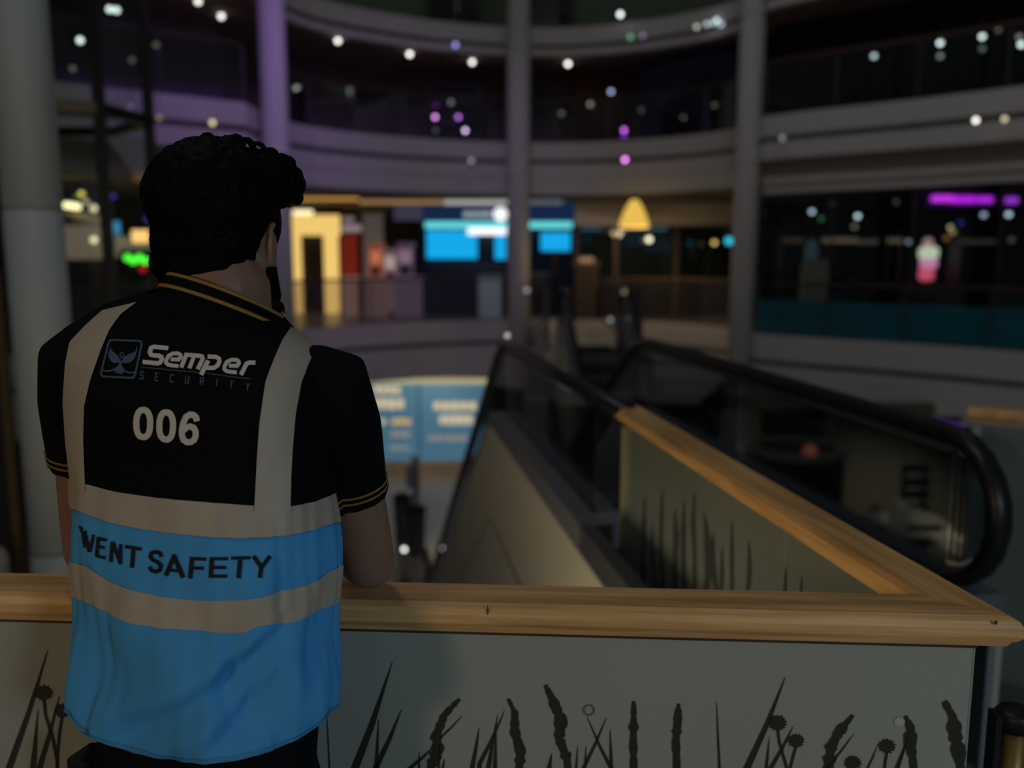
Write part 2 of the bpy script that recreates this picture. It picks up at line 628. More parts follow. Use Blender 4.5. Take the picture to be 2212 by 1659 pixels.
# ---- glass balustrades of the far balconies
def balustrade(path, z, label, rail_m, glass_m, step=1.35, rail_r=0.035):
    pts = resample(path, step)
    if len(path) < 2:
        return None
    mid = pts[len(pts) // 2]
    t = thing('glass_balustrade', (mid[0], mid[1], z), label, 'balustrade', 'glass balustrades of the balconies')
    def off(p, d):
        v = (Vector(p) - CEN).normalized()
        return Vector((p[0] + v.x * d, p[1] + v.y * d))
    for a, c in zip(pts, pts[1:]):
        A, Cc = off(a, 0.15), off(c, 0.15)
        d = (Cc - A)
        u = d.normalized() * 0.012
        nrm = Vector((-d.y, d.x)).normalized() * 0.006
        A, Cc = A + u, Cc - u
        q = [A - nrm, Cc - nrm, Cc + nrm, A + nrm]
        b = B()
        b.prism([(p.x, p.y, z - 0.02) for p in q], (0, 0, 1.05))
        b.build('glass_panel', glass_m, t)
    fine = resample(path, 0.5)
    B().tube([off(p, 0.15).to_3d() + Vector((0, 0, z + 1.08)) for p in fine], rail_r, 10).build('handrail', rail_m, t, smooth=True)
    for p in pts:
        q = off(p, 0.17)
        B().box((q.x, q.y, z + 0.52), (0.03, 0.03, 1.06), math.atan2(-(q.x), q.y - 6)).build('post', M_DGREY, t)
    return t


M_RAILDARK = mat('dark_wood_rail', (0.085, 0.05, 0.032), 0.45, noise_amt=0.2, noise_scale=20)
MIDA = [p for p in MIDBAY if p[0] < 0.6] + [(0.55, 22.99)]
MIDC = [(2.36, 22.72)] + [p for p in MIDBAY if p[0] > 2.4]
balustrade(MIDA, 0.0, 'glass balustrade in front of the lit shops left of the centre column', M_RAILDARK, M_GLASS_SMOKE)
balustrade(MIDC, 0.0, 'glass balustrade in front of the cafe windows', M_RAILDARK, M_GLASS_SMOKE)
balustrade(RIGHTBAY, 0.0, 'glass balustrade in front of the low teal hoarding', M_RAILDARK, M_GLASS, 1.5)
balustrade(LEFTBAY, 0.0, 'glass balustrade beyond the glass lift shaft', M_RAILDARK, M_GLASS_SMOKE, 1.5)
balustrade(MIDBAY, Z2, 'glass balustrade of the curved upper balcony', M_RAILDARK, M_GLASS, 1.35)
balustrade(RIGHTBAY, Z2, 'glass balustrade with wooden rail before the dark curtain', M_RAILDARK, M_GLASS, 1.5, 0.05)
balustrade(LEFTBAY, Z2, 'glass balustrade above the purple-lit balcony edge', M_RAILDARK, M_GLASS, 1.5)
balustrade(MIDBAY, Z3, 'glass balustrade of the topmost balcony', M_RAILDARK, glass('matt_glass', (0.86, 0.9, 0.88), gloss=0.004, rough=0.2), 1.35)

# ---- dark pleated curtain behind the right upper balcony
b = B()
cp = resample(RIGHTBAY, 0.11)
pp = []
for i, p in enumerate(cp):
    v = (Vector(p) - CEN).normalized()
    d = 1.5 + (0.07 if i % 2 else -0.07)
    pp.append((p[0] + v.x * d, p[1] + v.y * d))
vs = [(x, y, Z2) for x, y in pp] + [(x, y, 10.3) for x, y in pp]
n = len(pp)
b.add(vs, [(i, i + 1, n + i + 1, n + i) for i in range(n - 1)])
cur = tag(b.build('curtain', mat('black_curtain', (0.010, 0.010, 0.020), 0.9, noise_amt=0.3, noise_scale=3), smooth=True),
          'floor-length pleated black curtain closing off the upper bay', 'curtain')
md = cur.modifiers.new('thickness', 'SOLIDIFY'); md.thickness = 0.02

# ---- dark panel wall and doorway on the middle upper balcony (right half)
def wall_panel(name, x0, x1, y0, y1, Y, th, m, label, cat, group=None):
    """upright slab facing the atrium, corners read from the photo at depth Y"""
    a, c = PY(x0, y0, Y), PY(x1, y1, Y)
    b = B().box(((a.x + c.x) / 2, Y + th / 2, (a.z + c.z) / 2), (abs(c.x - a.x), th, abs(a.z - c.z)))
    return tag(b.build(name, m, bevel=0.01), label, cat, group)


t = thing('hoarding', (4.6, 22.3, Z2), 'midnight-blue hoarding with a square black hatch on the upper balcony', 'hoarding')
pan = resample([(3.3, 23.3), (5.9, 20.9)], 0.85)
for a, c in zip(pan, pan[1:]):
    d = Vector(c) - Vector(a)
    B().box(((a[0] + c[0]) / 2, (a[1] + c[1]) / 2, (Z2 + 6.62) / 2), (d.length - 0.015, 0.06, 6.58 - Z2), math.atan2(d.y, d.x)).build('board', M_NAVY, t)
d = Vector(pan[-1]) - Vector(pan[0])
a = Vector(pan[0]).lerp(Vector(pan[-1]), 0.5)
B().box((a.x - 0.03, a.y - 0.04, 5.75), (0.5, 0.08, 0.5), math.atan2(d.y, d.x)).build('hatch', M_BLACK, t)
wall_panel('banner', 1245, 1350, 150, 300, 24.6, 0.05, mat('rust_fabric', (0.09, 0.03, 0.016), 0.8, noise_amt=0.2), 'dark rust-brown banner panel on the upper balcony', 'banner')
t = thing('display_rack', (PY(975, 250, 24.0).x, 24.0, Z2), 'dark purple lamp rack standing on the upper balcony', 'rack')
a, c = PY(930, 185, 24.0), PY(1035, 300, 24.0)
for x in (a.x, c.x):
    B().box((x, 24.0, (Z2 + a.z) / 2), (0.06, 0.3, a.z - Z2)).build('upright', mat('rack_metal', (0.02, 0.015, 0.05), 0.5), t)
for k in range(4):
    z = Z2 + 0.1 + (a.z - Z2 - 0.15) * k / 3
    B().box(((a.x + c.x) / 2, 24.0, z), (c.x - a.x, 0.3, 0.04)).build('shelf', MATS['rack_metal'], t)
B().box(((a.x + c.x) / 2, 24.13, (Z2 + a.z) / 2), (c.x - a.x, 0.03, a.z - Z2)).build('back_panel', mat('rack_back', (0.02, 0.012, 0.05), 0.6), t)

# ---- panels on the topmost balcony wall
for (x0, x1, m, lab, cat) in ((930, 1035, mat('green_door', (0.004, 0.03, 0.012), 0.5), 'dark green double door on the topmost balcony', 'door'),
                              (1150, 1235, mat('green_frame', (0.012, 0.03, 0.022), 0.5), 'dark green framed window on the topmost balcony', 'window')):
    P = PY(x0, 55, 24.9), PY(x1, 55, 24.9)
    t = thing('door' if cat == 'door' else 'framed_window', ((P[0].x + P[1].x) / 2, 24.9, Z3), lab, cat)
    wd = P[1].x - P[0].x
    for s in (-1, 1):
        B().box(((P[0].x + P[1].x) / 2 + s * wd / 4, 24.9, Z3 + 1.1), (wd / 2 - 0.02, 0.05, 2.2), 0).build('leaf', m, t, bevel=0.008)
        B().box(((P[0].x + P[1].x) / 2 + s * wd / 2, 24.88, Z3 + 1.1), (0.08, 0.1, 2.2)).build('jamb', M_DGREY, t)
    B().box(((P[0].x + P[1].x) / 2, 24.88, Z3 + 2.22), (wd + 0.1, 0.1, 0.08)).build('header', M_DGREY, t)
    if cat == 'door':
        B().box(((P[0].x + P[1].x) / 2 + 0.08, 24.85, Z3 + 1.0), (0.03, 0.04, 0.3)).build('handle', M_STEEL, t)
    else:
        B().box(((P[0].x + P[1].x) / 2, 24.86, Z3 + 1.3), (wd, 0.05, 0.05)).build('transom', M_GREY, t)

# ---- near square column on the left, clad in stacked panels
t = thing('column_clad', (-3.03, 5.9, Z0), 'round grey-clad column left of the man', 'column')
cx0, cx1 = PY(6, 500, 5.8).x, PY(125, 500, 5.8).x
zz = [Z0, -2.4, -0.35, 1.95, 4.2, 6.6, 9.0]
for za, zb in zip(zz, zz[1:]):
    rc = (cx1 - cx0) / 2
    o = B().lathe([(rc - 0.012, za + 0.003), (rc, za + 0.012), (rc, zb - 0.012), (rc - 0.012, zb - 0.003)], ((cx0 + cx1) / 2, 5.85, 0), 40).build('cladding_panel', M_CLAD, t)
    for q in o.data.polygons:
        q.use_smooth = len(q.vertices) == 4
B().lathe([(rc - 0.014, Z0), (rc - 0.014, 9.0)], ((cx0 + cx1) / 2, 5.85, 0), 32).build('core', M_DGREY, t)

# dark side wall beyond it, with a brass edge strip and a white plinth
wl = PY(0, 800, 8.5).x
tag(B().box((wl - 1.0, 8.6, 0.6), (2.0, 0.15, 10.2)).build('wall_left', M_DARK), 'dark wall at the far left behind the clad column', 'wall', kind='structure')
tag(B().box((wl + 0.02, 8.53, -0.95), (0.07, 0.05, 4.9)).build('edge_strip', mat('brass_strip', (0.30, 0.20, 0.08), 0.4, metal=0.5)), 'narrow brass strip on the edge of the dark left wall', 'trim strip')
b = B().lathe([(0.28, 0), (0.3, 0.05), (0.3, 0.7), (0.27, 0.78), (0.15, 0.8)], (wl - 0.12, 8.0, -1.923), 20)
tag(b.build('white_planter', mat('white_ceramic', (0.6, 0.6, 0.58), 0.3), smooth=False), 'white round planter against the far left wall', 'planter')
b = B().box((wl - 0.3, 8.0, -3.2), (1.2, 1.0, 2.55))
tag(b.build('planter_plinth', M_DARK, bevel=0.02), 'dark plinth carrying the white planter', 'plinth')

# ---- glass lift shaft
zr = PY(215, 236, 9.2).z
pts = [PZ(40, 222, zr), PZ(214, 234, zr), PZ(322, 262, zr), PZ(248, 285, zr), PZ(120, 285, zr)]
pts = [Vector((p.x, p.y)) for p in pts]
pc = sum(pts, Vector((0, 0))) / len(pts)
t = thing('lift_shaft', (pc.x, pc.y, Z0), 'glass lift shaft with black posts beside the clad column', 'lift shaft')
M_POST = mat('black_post', (0.012, 0.013, 0.014), 0.4, metal=0.3)
for i, p in enumerate(pts[:3]):
    B().box((p.x, p.y, (Z0 + 9.5) / 2), (0.11, 0.11, 9.5 - Z0), 0.3).build('post', M_POST, t)
for z in (zr, zr - 3.4, zr + 3.4):
    for i in range(len(pts)):
        a, c = pts[i], pts[(i + 1) % len(pts)]
        d = c - a
        B().box(((a.x + c.x) / 2, (a.y + c.y) / 2, z), (d.length, 0.10, 0.11), math.atan2(d.y, d.x)).build(
            'ring_beam', mat('gold_beam', (0.20, 0.15, 0.08), 0.4, metal=0.4) if i == 0 else M_POST, t)
for k in range(4):
    za = zr - 6.8 + 3.4 * k + 0.06
    for i in range(len(pts)):
        a, c = pts[i], pts[(i + 1) % len(pts)]
        d = c - a
        B().box(((a.x + c.x) / 2, (a.y + c.y) / 2, max(za, Z0) + (za + 3.28 - max(za, Z0)) / 2), (d.length - 0.1, 0.012, za + 3.28 - max(za, Z0)), math.atan2(d.y, d.x)).build('glass_pane', glass('lift_glass', (0.95, 0.97, 0.96), gloss=0.003, rough=0.15), t)

# ================================================================== where we stand: floor, wooden rail, printed panels
b = B().prism([(-5, -5, -0.3), (5, -5, -0.3), (5, 3.05, -0.3), (0.50, 3.2, -0.3), (0.745, 1.42, -0.3), (-5, 1.78, -0.3)], (0, 0, 0.3))
tag(b.build('floor_walkway', M_FLOOR), 'stone floor of the walkway the man stands on', 'floor', kind='structure')
RA, RC, RD = Vector((-3.4, 1.597)), Vector((0.724, 1.3338)), Vector((0.432, 3.22))
RW = 0.105


def rail_prof():
    p = [(-0.5, -0.024), (-0.47, -0.010), (-0.40, 0.0), (0.36, 0.0), (0.45, -0.006), (0.5, -0.016), (0.5, -0.030), (0.44, -0.039),
         (0.40, -0.041), (0.36, -0.050), (-0.36, -0.050), (-0.42, -0.042), (-0.5, -0.036)]
    return [(o * RW, 1.1 + z) for o, z in p]


t = thing('wooden_balustrade', (0, 1.4, 0), 'oak-railed glass balustrade the man leans on, printed with grass silhouettes', 'balustrade')
d1, d2 = (RC - RA).normalized(), (RD - RC).normalized()
n1, n2 = Vector((d1.y, -d1.x)), Vector((d2.y, -d2.x))      # to the right of travel = towards the camera / the escalator
mit = (n1 + n2).normalized()
mit = mit / mit.dot(n1)
b = B().sweep(rail_prof(), [RA, RC], [n1, mit])
b.build('handrail', M_RAILWOOD, t, bevel=0.0)
b = B().sweep(rail_prof(), [RC, RD], [mit, n2])
b.build('handrail', M_RAILWOOD2, t)
b = B().sweep([(-0.012, 1.051), (0.012, 1.051), (0.012, 1.034), (-0.012, 1.034)], [RA, RC, RD], [n1, mit, n2])
b.build('channel', mat('channel_brown', (0.05, 0.035, 0.025), 0.5), t)
# panels
panels = []


def panel(a, c, m=M_GLASS_PRINT):
    d = c - a
    nn = Vector((d.y, -d.x)).normalized()
    u = d.normalized()
    a, c = a + u * 0.004, c - u * 0.004
    q = [a + nn * 0.006, c + nn * 0.006, c - nn * 0.006, a - nn * 0.006]
    o = B().prism([(p.x, p.y, 0.06) for p in q], (0, 0, 0.985)).build('glass_panel', m, t)
    for e in (a, c):
        k = -0.0015 if e is a else 0.0015
        B().box((e.x + u.x * k, e.y + u.y * k, 0.55), (0.003, 0.0135, 0.97), math.atan2(d.y, d.x)).build('polished_edge', M_GLASS_EDGE, o)
    return o


pe = RC + d1 * 0.016
cuts = [RA, RA + d1 * 1.55, RA + d1 * 2.55 - d1 * 0.0, pe]
cuts = [RA, RA + d1 * 1.75, pe]
for a, c in zip(cuts, cuts[1:]):
    panels.append(panel(a, c))
M_GLASS_PRINT2 = glass('frosted_panel_side', (0.6, 0.65, 0.62), film=0.55, film_color=(0.36, 0.40, 0.35), gloss=0.05, rough=0.04)
q0 = RC + d2 * 0.05
L2 = (RD - q0).length
for s0, s1 in ((0.0, 0.30), (0.30, 1.0)):
    panels.append(panel(q0 + d2 * L2 * s0, q0 + d2 * L2 * s1, M_GLASS_PRINT2))
b = B().sweep([(-0.03, 0.0), (0.03, 0.0), (0.03, 0.085), (-0.03, 0.085)], [RA, RC, RD], [n1, mit, n2])
b.build('base_shoe', M_STEEL, t)
# end post of the receding run
B().box((RD.x, RD.y, 0.52), (0.012, 0.045, 1.0), math.atan2(d2.y, d2.x)).build('end_post', mat('end_post', (0.42, 0.38, 0.24), 0.3), t)

# printed silhouettes on the panel that faces us: strokes drawn in the panel's plane
M_PRINT = mat('print_ink', (0.030, 0.031, 0.024), 0.6)
pn = Vector((d1.y, -d1.x, 0))
P0 = Vector((RA.x, RA.y, 0)) + pn * 0.0078


def on_panel(x, y):
    r = ray(x, y)
    o = Vector((0, 0, H))
    k = (P0 - o).dot(pn) / r.dot(pn)
    return o + r * k


def stroke(b, pts, wid, proj):
    """flat ribbon with varying width along pixel points, placed on a surface by proj"""
    pts = [Vector(p) for p in pts]
    ws = wid if hasattr(wid, '__len__') else [wid] * len(pts)
    P, W = [], []
    for i in range(len(pts) - 1):
        n = max(1, int((pts[i + 1] - pts[i]).length / 7))
        for k in range(n):
            P.append(pts[i].lerp(pts[i + 1], k / n)); W.append(ws[i] + (ws[i + 1] - ws[i]) * k / n)
    P.append(pts[-1]); W.append(ws[-1])
    Lp, Rp = [], []
    for i, p in enumerate(P):
        a = P[max(i - 1, 0)]; c = P[min(i + 1, len(P) - 1)]
        d = (c - a).normalized()
        if 0 < i < len(P) - 1:
            e1, e2 = (P[i] - P[i - 1]).normalized(), (P[i + 1] - P[i]).normalized()
            k = 1 / max(0.6, math.sqrt(max(0.01, (1 + e1.dot(e2)) / 2)))
        else:
            k = 1
        nn = Vector((-d.y, d.x)) * W[i] / 2 * k
        Lp.append(proj(*(p + nn))); Rp.append(proj(*(p - nn)))
    n = len(P)
    b.add(Lp + Rp, [(i, i + 1, n + i + 1, n + i) for i in range(n - 1)])


def blob(b, cx, cy, r, proj, spikes=14):
    vs = [proj(cx, cy)]
    n = spikes * 2
    for i in range(n):
        a = 2 * PI * i / n
        rr = r * (1.0 if i % 2 else 0.78) * (0.92 + 0.16 * random.random())
        vs.append(proj(cx + rr * math.cos(a) * 1.1, cy + rr * math.sin(a) * 0.9))
    b.add(vs, [(0, 1 + i, 1 + (i + 1) % n) for i in range(n)])


def blade(x0, y0, x1, y1, w0=14):
    """grass blade: root (x0,y0) to tip (x1,y1)"""
    b = B()
    mx, my = (x0 + x1) / 2 + (x1 - x0) * 0.04, (y0 + y1) / 2
    stroke(b, [(x0 - (x1 - x0) * 0.3, y0 + 420), (x0, y0), (mx, my), (x1, y1)], [w0 * 0.6, w0, w0 * 0.7, 1], on_panel)
    b.build('printed_blade', M_PRINT, panels[1])


def ear(pts, wmax):
    """seed head of a grass: a lumpy spindle"""
    b = B()
    P = [Vector(p) for p in pts]
    out, ws = [], []
    n = len(P)
    for i in range(n - 1):
        for k in range(6):
            t_ = (i + k / 6) / (n - 1)
            out.append(tuple(P[i].lerp(P[i + 1], k / 6)))
            ws.append(max(2, wmax * (0.35 + 0.65 * min(1, t_ * 3.0)) * (0.60 + 0.58 * random.random()) * (1 if t_ < 0.75 else 1 - (t_ - 0.75) * 2.4)))
    out.append(tuple(P[-1])); ws.append(5)
    out.append((P[-1].x + 6, 2150)); ws.append(7)
    stroke(b, out, ws, on_panel)
    b.build('printed_seed_head', M_PRINT, panels[1])


def thistle(cx, cy, r, stem):
    b = B()
    blob(b, cx, cy, r, on_panel)
    stroke(b, [(cx, cy + r * 0.6)] + stem + [(stem[-1][0] + 5, 2150)], 6, on_panel)
    b.build('printed_thistle', M_PRINT, panels[1])


YB = 1760
for a in ((12, 1680, 103, 1402, 15), (60, YB, 82, 1530, 16), (78, 1680, 128, 1502, 12), (718, 1760, 706, 1535, 5), (752, YB - 60, 848, 1430, 18),
          (808, YB, 818, 1555, 13), (812, 1660, 868, 1532, 12), (1034, YB, 1075, 1545, 14), (1020, 1660, 1035, 1572, 10), (1036, 1650, 1090, 1535, 9), (1065, YB, 1072, 1580, 15),
          (880, 1665, 945, 1605, 8), (950, 1595, 998, 1547, 5), (1258, 1665, 1310, 1550, 8), (1330, 1680, 1268, 1548, 8), (1322, 1690, 1318, 1575, 9),
          (1242, 1690, 1248, 1612, 6), (1262, 1690, 1266, 1612, 6), (1556, 1690, 1548, 1515, 6), (1610, 1668, 1697, 1462, 15), (1652, 1690, 1662, 1592, 8), (1662, 1665, 1714, 1568, 9),
          (1872, 1665, 1896, 1610, 5), (1940, 1660, 1966, 1575, 6), (1785, 1660, 1845, 1585, 6), (1935, 1665, 1958, 1600, 8), (905, 1690, 906, 1625, 6), (1180, 1690, 1192, 1628, 14),
          (950, 1690, 960, 1640, 10)):
    blade(*a)
ear([(993, 1510), (960, 1545), (942, 1590), (946, 1620), (930, 1660), (925, 1720)], 26)
ear([(1098, 1510), (1112, 1540), (1112, 1580), (1125, 1625), (1120, 1680), (1118, 1740)], 22)
ear([(1178, 1480), (1195, 1515), (1212, 1555), (1208, 1595), (1225, 1640), (1232, 1720)], 26)
ear([(1369, 1515), (1369, 1560), (1368, 1600), (1369, 1650), (1369, 1720)], 20)
ear([(1466, 1520), (1464, 1560), (1460, 1600), (1462, 1650), (1462, 1720)], 24)
ear([(1843, 1545), (1812, 1582), (1795, 1615), (1790, 1660), (1780, 1720)], 28)
ear([(1956, 1546), (1968, 1575), (1966, 1605), (1972, 1640), (1978, 1700)], 26)
ear([(2040, 1515), (2058, 1548), (2064, 1590), (2072, 1630), (2080, 1700)], 30)
thistle(94, 1497, 19, [(98, 1545), (112, 1590), (122, 1640), (126, 1720)])
thistle(134, 1535, 18, [(128, 1580), (124, 1620), (122, 1700)])
thistle(1680, 1562, 20, [(1684, 1605), (1700, 1660), (1704, 1720)])
thistle(1720, 1600, 18, [(1712, 1640), (1702, 1680), (1700, 1740)])
thistle(1916, 1612, 19, [(1912, 1650), (1908, 1720)])
thistle(1842, 1648, 19, [(1842, 1690), (1842, 1740)])
# a pale dandelion clock and the outline of another
b = B(); blob(b, 1943, 1559, 12, on_panel, 9); b.build('printed_dandelion', mat('print_pale', (0.5, 0.5, 0.4), 0.6), panels[1])
b = B()
stroke(b, [(1272 + 11 * math.cos(a * PI / 8), 1534 + 11 * math.sin(a * PI / 8)) for a in range(17)], 3.5, on_panel)
b.build('printed_dandelion', mat('print_mid', (0.14, 0.14, 0.11), 0.6), panels[1])

# dark drip-like grass print on the receding panel
pn2 = Vector((d2.y, -d2.x, 0))
P02 = Vector((q0.x, q0.y, 0)) - pn2 * 0.0085


def on_side(x, y):
    r = ray(x, y)
    o = Vector((0, 0, H))
    return o + r * ((P02 - o).dot(pn2) / r.dot(pn2))


M_PRINT2 = mat('print_ink_side', (0.05, 0.055, 0.05), 0.6)
for k, (x, yt, wd) in enumerate(((1392, 1075, 9), (1412, 1130, 7), (1432, 1055, 8), (1455, 1100, 12), (1478, 1085, 10), (1500, 1065, 8), (1522, 1110, 14), (1540, 1150, 12), (1560, 1180, 8), (1580, 1125, 7), (1618, 1170, 9), (1698, 1225, 7), (1733, 1245, 6))):
    b = B()
    P = [(x + random.uniform(-3, 3), yt), (x + random.uniform(-6, 6), yt + 60), (x + random.uniform(-6, 6), yt + 130), (x, 1300), (x, 1420)]
    stroke(b, P, [1, wd, wd * 0.8, wd * 1.1, wd], on_side)
    b.build('printed_blade', M_PRINT2, panels[2] if x > 1632 else panels[3])

# chip marks in the oak
fo = Vector((RC.x, RC.y, 0)) + Vector((n1.x, n1.y, 0)) * (RW * 0.5 + 0.0006)
for (x, y, hh, ww) in ((1053, 1318, 20, 4), (2150, 1345, 9, 9)):
    r1 = [ray(x, y - hh / 2), ray(x, y + hh / 2)]
    o = Vector((0, 0, H))
    b = B()
    def on_front(px_, py_):
        r_ = ray(px_, py_)
        return o + r_ * ((fo - o).dot(pn) / r_.dot(pn))
    stroke(b, [(x, y - hh / 2), (x + 1, y), (x, y + hh / 2)], [ww * 0.6, ww, ww * 0.4], on_front)
    b.build('knot', mat('oak_knot', (0.10, 0.05, 0.02), 0.6), t)

# ---- second oak-railed balustrade beyond the escalator, right
E0, E1 = Vector((1.70, 3.22)), Vector((2.9, 2.35))
t2 = thing('wooden_balustrade', (2.2, 2.8, 0), 'oak-railed glass balustrade on the far side of the escalator', 'balustrade')
dd = (E1 - E0).normalized(); ne = Vector((dd.y, -dd.x))
B().sweep([(o * 0.9, z) for o, z in rail_prof()], [E0, E1], [ne, ne]).build('handrail', M_RAILWOOD, t2)
L = (E1 - E0).length
for s0, s1 in ((0.01, 0.62), (0.62, 1.0)):
    a, c = E0 + dd * (L * s0 + 0.02), E0 + dd * L * s1 - dd * 0.005
    B().box(((a.x + c.x) / 2, (a.y + c.y) / 2, 0.54), ((c - a).length, 0.012, 0.98), math.atan2(dd.y, dd.x)).build('glass_panel', M_GLASS_PRINT2, t2)
a = E0 + dd * 0.03
B().box((a.x, a.y, 0.54), (0.03, 0.02, 0.98), math.atan2(dd.y, dd.x)).build('polished_edge', mat('edge_pale', (0.45, 0.5, 0.46), 0.3), t2)
B().box(((E0.x + E1.x) / 2, (E0.y + E1.y) / 2, 0.03), (L, 0.06, 0.07), math.atan2(dd.y, dd.x)).build('base_shoe', M_STEEL, t2)

# ---- brass post with a black cap by the rail corner
pb = PY(2188, 1600, 1.50)
t3 = thing('guide_post', (pb.x, pb.y, 0), 'brass guide post with black cap at the rail corner', 'post')
B().lathe([(0.10, 0), (0.10, 0.015), (0.03, 0.03)], (pb.x, pb.y, 0), 24).build('base', M_BLACK, t3)
zt = PY(2188, 1560, 1.50).z
B().lathe([(0.024, 0.02), (0.024, zt)], (pb.x, pb.y, 0), 24).build('tube', M_BRASS, t3)
B().lathe([(0.033, zt - 0.01), (0.034, zt + 0.018), (0.028, zt + 0.026), (0.0, zt + 0.027)], (pb.x, pb.y, 0), 24).build('cap', M_BLACK, t3)
B().box((pb.x - 0.036, pb.y, zt - 0.06), (0.012, 0.03, 0.16)).build('belt_slot', M_BLACK, t3)
for o in t3.children:
    for q in o.data.polygons:
        q.use_smooth = len(q.vertices) == 4 and o.name.startswith(('tube', 'cap'))

# ================================================================== escalators
def escalator(name, knee, ddir, sideR, wid, flat_a, flat_b, z_top, z_bot, label, clad_m, glass_m, curl_a=True):
    """knee: 2D point of the first handrail where the descent begins; ddir: 2D travel direction of the descent;
    sideR: unit 2D vector from the first handrail to the second; flat_a/flat_b: length of the level run of each side before the knee"""
    d = Vector(ddir).normalized(); s = Vector(sideR).normalized()
    k = Vector(knee)
    run = (z_top - z_bot) / math.tan(math.radians(30))
    root = thing(name, (k.x, k.y, z_top), label, 'escalator', 'escalators of the atrium')

    def pt(u, v, z):
        q = k + d * u + s * v
        return Vector((q.x, q.y, z))

    def zoff(u):
        return z_top if u <= 0 else (z_top - u * math.tan(math.radians(30)) if u < run else z_bot)

    for side, fl in ((0, flat_a), (1, flat_b)):
        v = side * wid
        hz = 1.08
        # handrail: newel curl at the top end, level run, slope, lower run, lower curl
        path = []
        R = 0.23
        if side == 0 and not curl_a:
            path.append(pt(-fl - 0.35, v + 0.03, z_top + hz))
        for a in range(0, 10):
            if side == 0 and not curl_a:
                break
            th = PI * 0.95 * (1 - a / 9)
            path.append(pt(-fl - R * math.sin(th) * 1.0, v, z_top + hz - R + R * math.cos(th)))
        for u in [-fl * 0.66, -fl * 0.33, -0.25, -0.1, 0.05, 0.25]:
            path.append(pt(u, v, z_top + hz - max(0, u + 0.25) ** 2 * 0.58))
        for f in (0.1, 0.25, 0.5, 0.75, 0.9, 0.97):
            path.append(pt(run * f, v, zoff(run * f) + hz - 0.0))
        for u in (0.1, 0.6, 1.2):
            path.append(pt(run + u, v, z_bot + hz))
        for a in range(1, 10):
            th = PI * 0.95 * a / 9
            path.append(pt(run + 1.2 + R * math.sin(th), v, z_bot + hz - R + R * math.cos(th)))
        B().tube(path, 0.042, 10, flat=0.75).build('handrail', M_RUBBER, root, smooth=True)
        inner = [p - Vector((0, 0, 0.045)) for p in path[(1 if side == 0 and not curl_a else 9):-9]]
        B().tube(inner, 0.020, 6).build('rail_guide', M_GREY, root)
        # glass panels
        us = [-fl, -fl * 0.5, 0.0] + [run * j / 6 for j in range(1, 7)] + [run + 1.2]
        nn = s * 0.006
        for u0, u1 in zip(us, us[1:]):
            q = [pt(u0 + 0.006, v, zoff(u0) + 0.60), pt(u1 - 0.006, v, zoff(u1) + 0.60), pt(u1 - 0.006, v, zoff(u1) + hz - 0.05), pt(u0 + 0.006, v, zoff(u0) + hz - 0.05)]
            q = [p - Vector((nn.x, nn.y, 0)) for p in q]
            B().prism(q, (nn.x * 2, nn.y * 2, 0)).build('glass_panel', glass_m, root)
        if side or curl_a:   # rounded newel glass
            q = [pt(-fl, v, z_top + 0.60)]
            for a in range(0, 9):
                th = PI * a / 8
                q.append(pt(-fl - (R - 0.04) * math.sin(th), v, z_top + hz - R - 0.0 - (R - 0.045) * math.cos(th) if a < 8 else z_top + hz - 0.05))
            q = [p - Vector((nn.x, nn.y, 0)) for p in q]
            B().prism(q, (nn.x * 2, nn.y * 2, 0)).build('newel_glass', glass_m, root)
        # deck and skirt
        ux = [-fl - 0.15, 0.0, run, run + 1.5]
        dv = -0.10 if side == 0 else 0.10
        for u0, u1 in zip(ux, ux[1:]):
            q = [pt(u0, v + 0.10, zoff(u0) + 0.50), pt(u0, v - 0.10, zoff(u0) + 0.50), pt(u0, v - 0.10, zoff(u0) + 0.60), pt(u0, v + 0.10, zoff(u0) + 0.60)]
            e = pt(u1, v, zoff(u1)) - pt(u0, v, zoff(u0))
            B().prism(q, e).build('deck', mat('deck_metal', (0.19, 0.19, 0.205), 0.5, metal=0.1), root)
            vi = v + (0.09 if side == 0 else -0.09)
            q = [pt(u0, vi - 0.008, zoff(u0) - 0.15), pt(u0, vi + 0.008, zoff(u0) - 0.15), pt(u0, vi + 0.008, zoff(u0) + 0.50), pt(u0, vi - 0.008, zoff(u0) + 0.50)]
            B().prism(q, e).build('skirt', M_GREY, root)
            # outer cladding in two courses with an open groove between
            for (za, zb, vo) in ((-0.13, 0.50, 0.0), (-0.62, -0.19, 0.0), (-1.05, -0.68, 0.0)):
                vv = v + dv
                uu0 = max(u0, -fl - 0.15)
                q = [pt(uu0, vv - 0.012, zoff(u0) + za), pt(uu0, vv + 0.012, zoff(u0) + za), pt(uu0, vv + 0.012, zoff(u0) + zb), pt(uu0, vv - 0.012, zoff(u0) + zb)]
                B().prism(q, e).build('cladding_panel', clad_m, root)
            q = [pt(u0, v + dv * 0.75 - 0.012, zoff(u0) - 1.0), pt(u0, v + dv * 0.75 + 0.012, zoff(u0) - 1.0), pt(u0, v + dv * 0.75 + 0.012, zoff(u0) + 0.45), pt(u0, v + dv * 0.75 - 0.012, zoff(u0) + 0.45)]
            B().prism(q, e).build('truss_side', M_GROOVE, root)
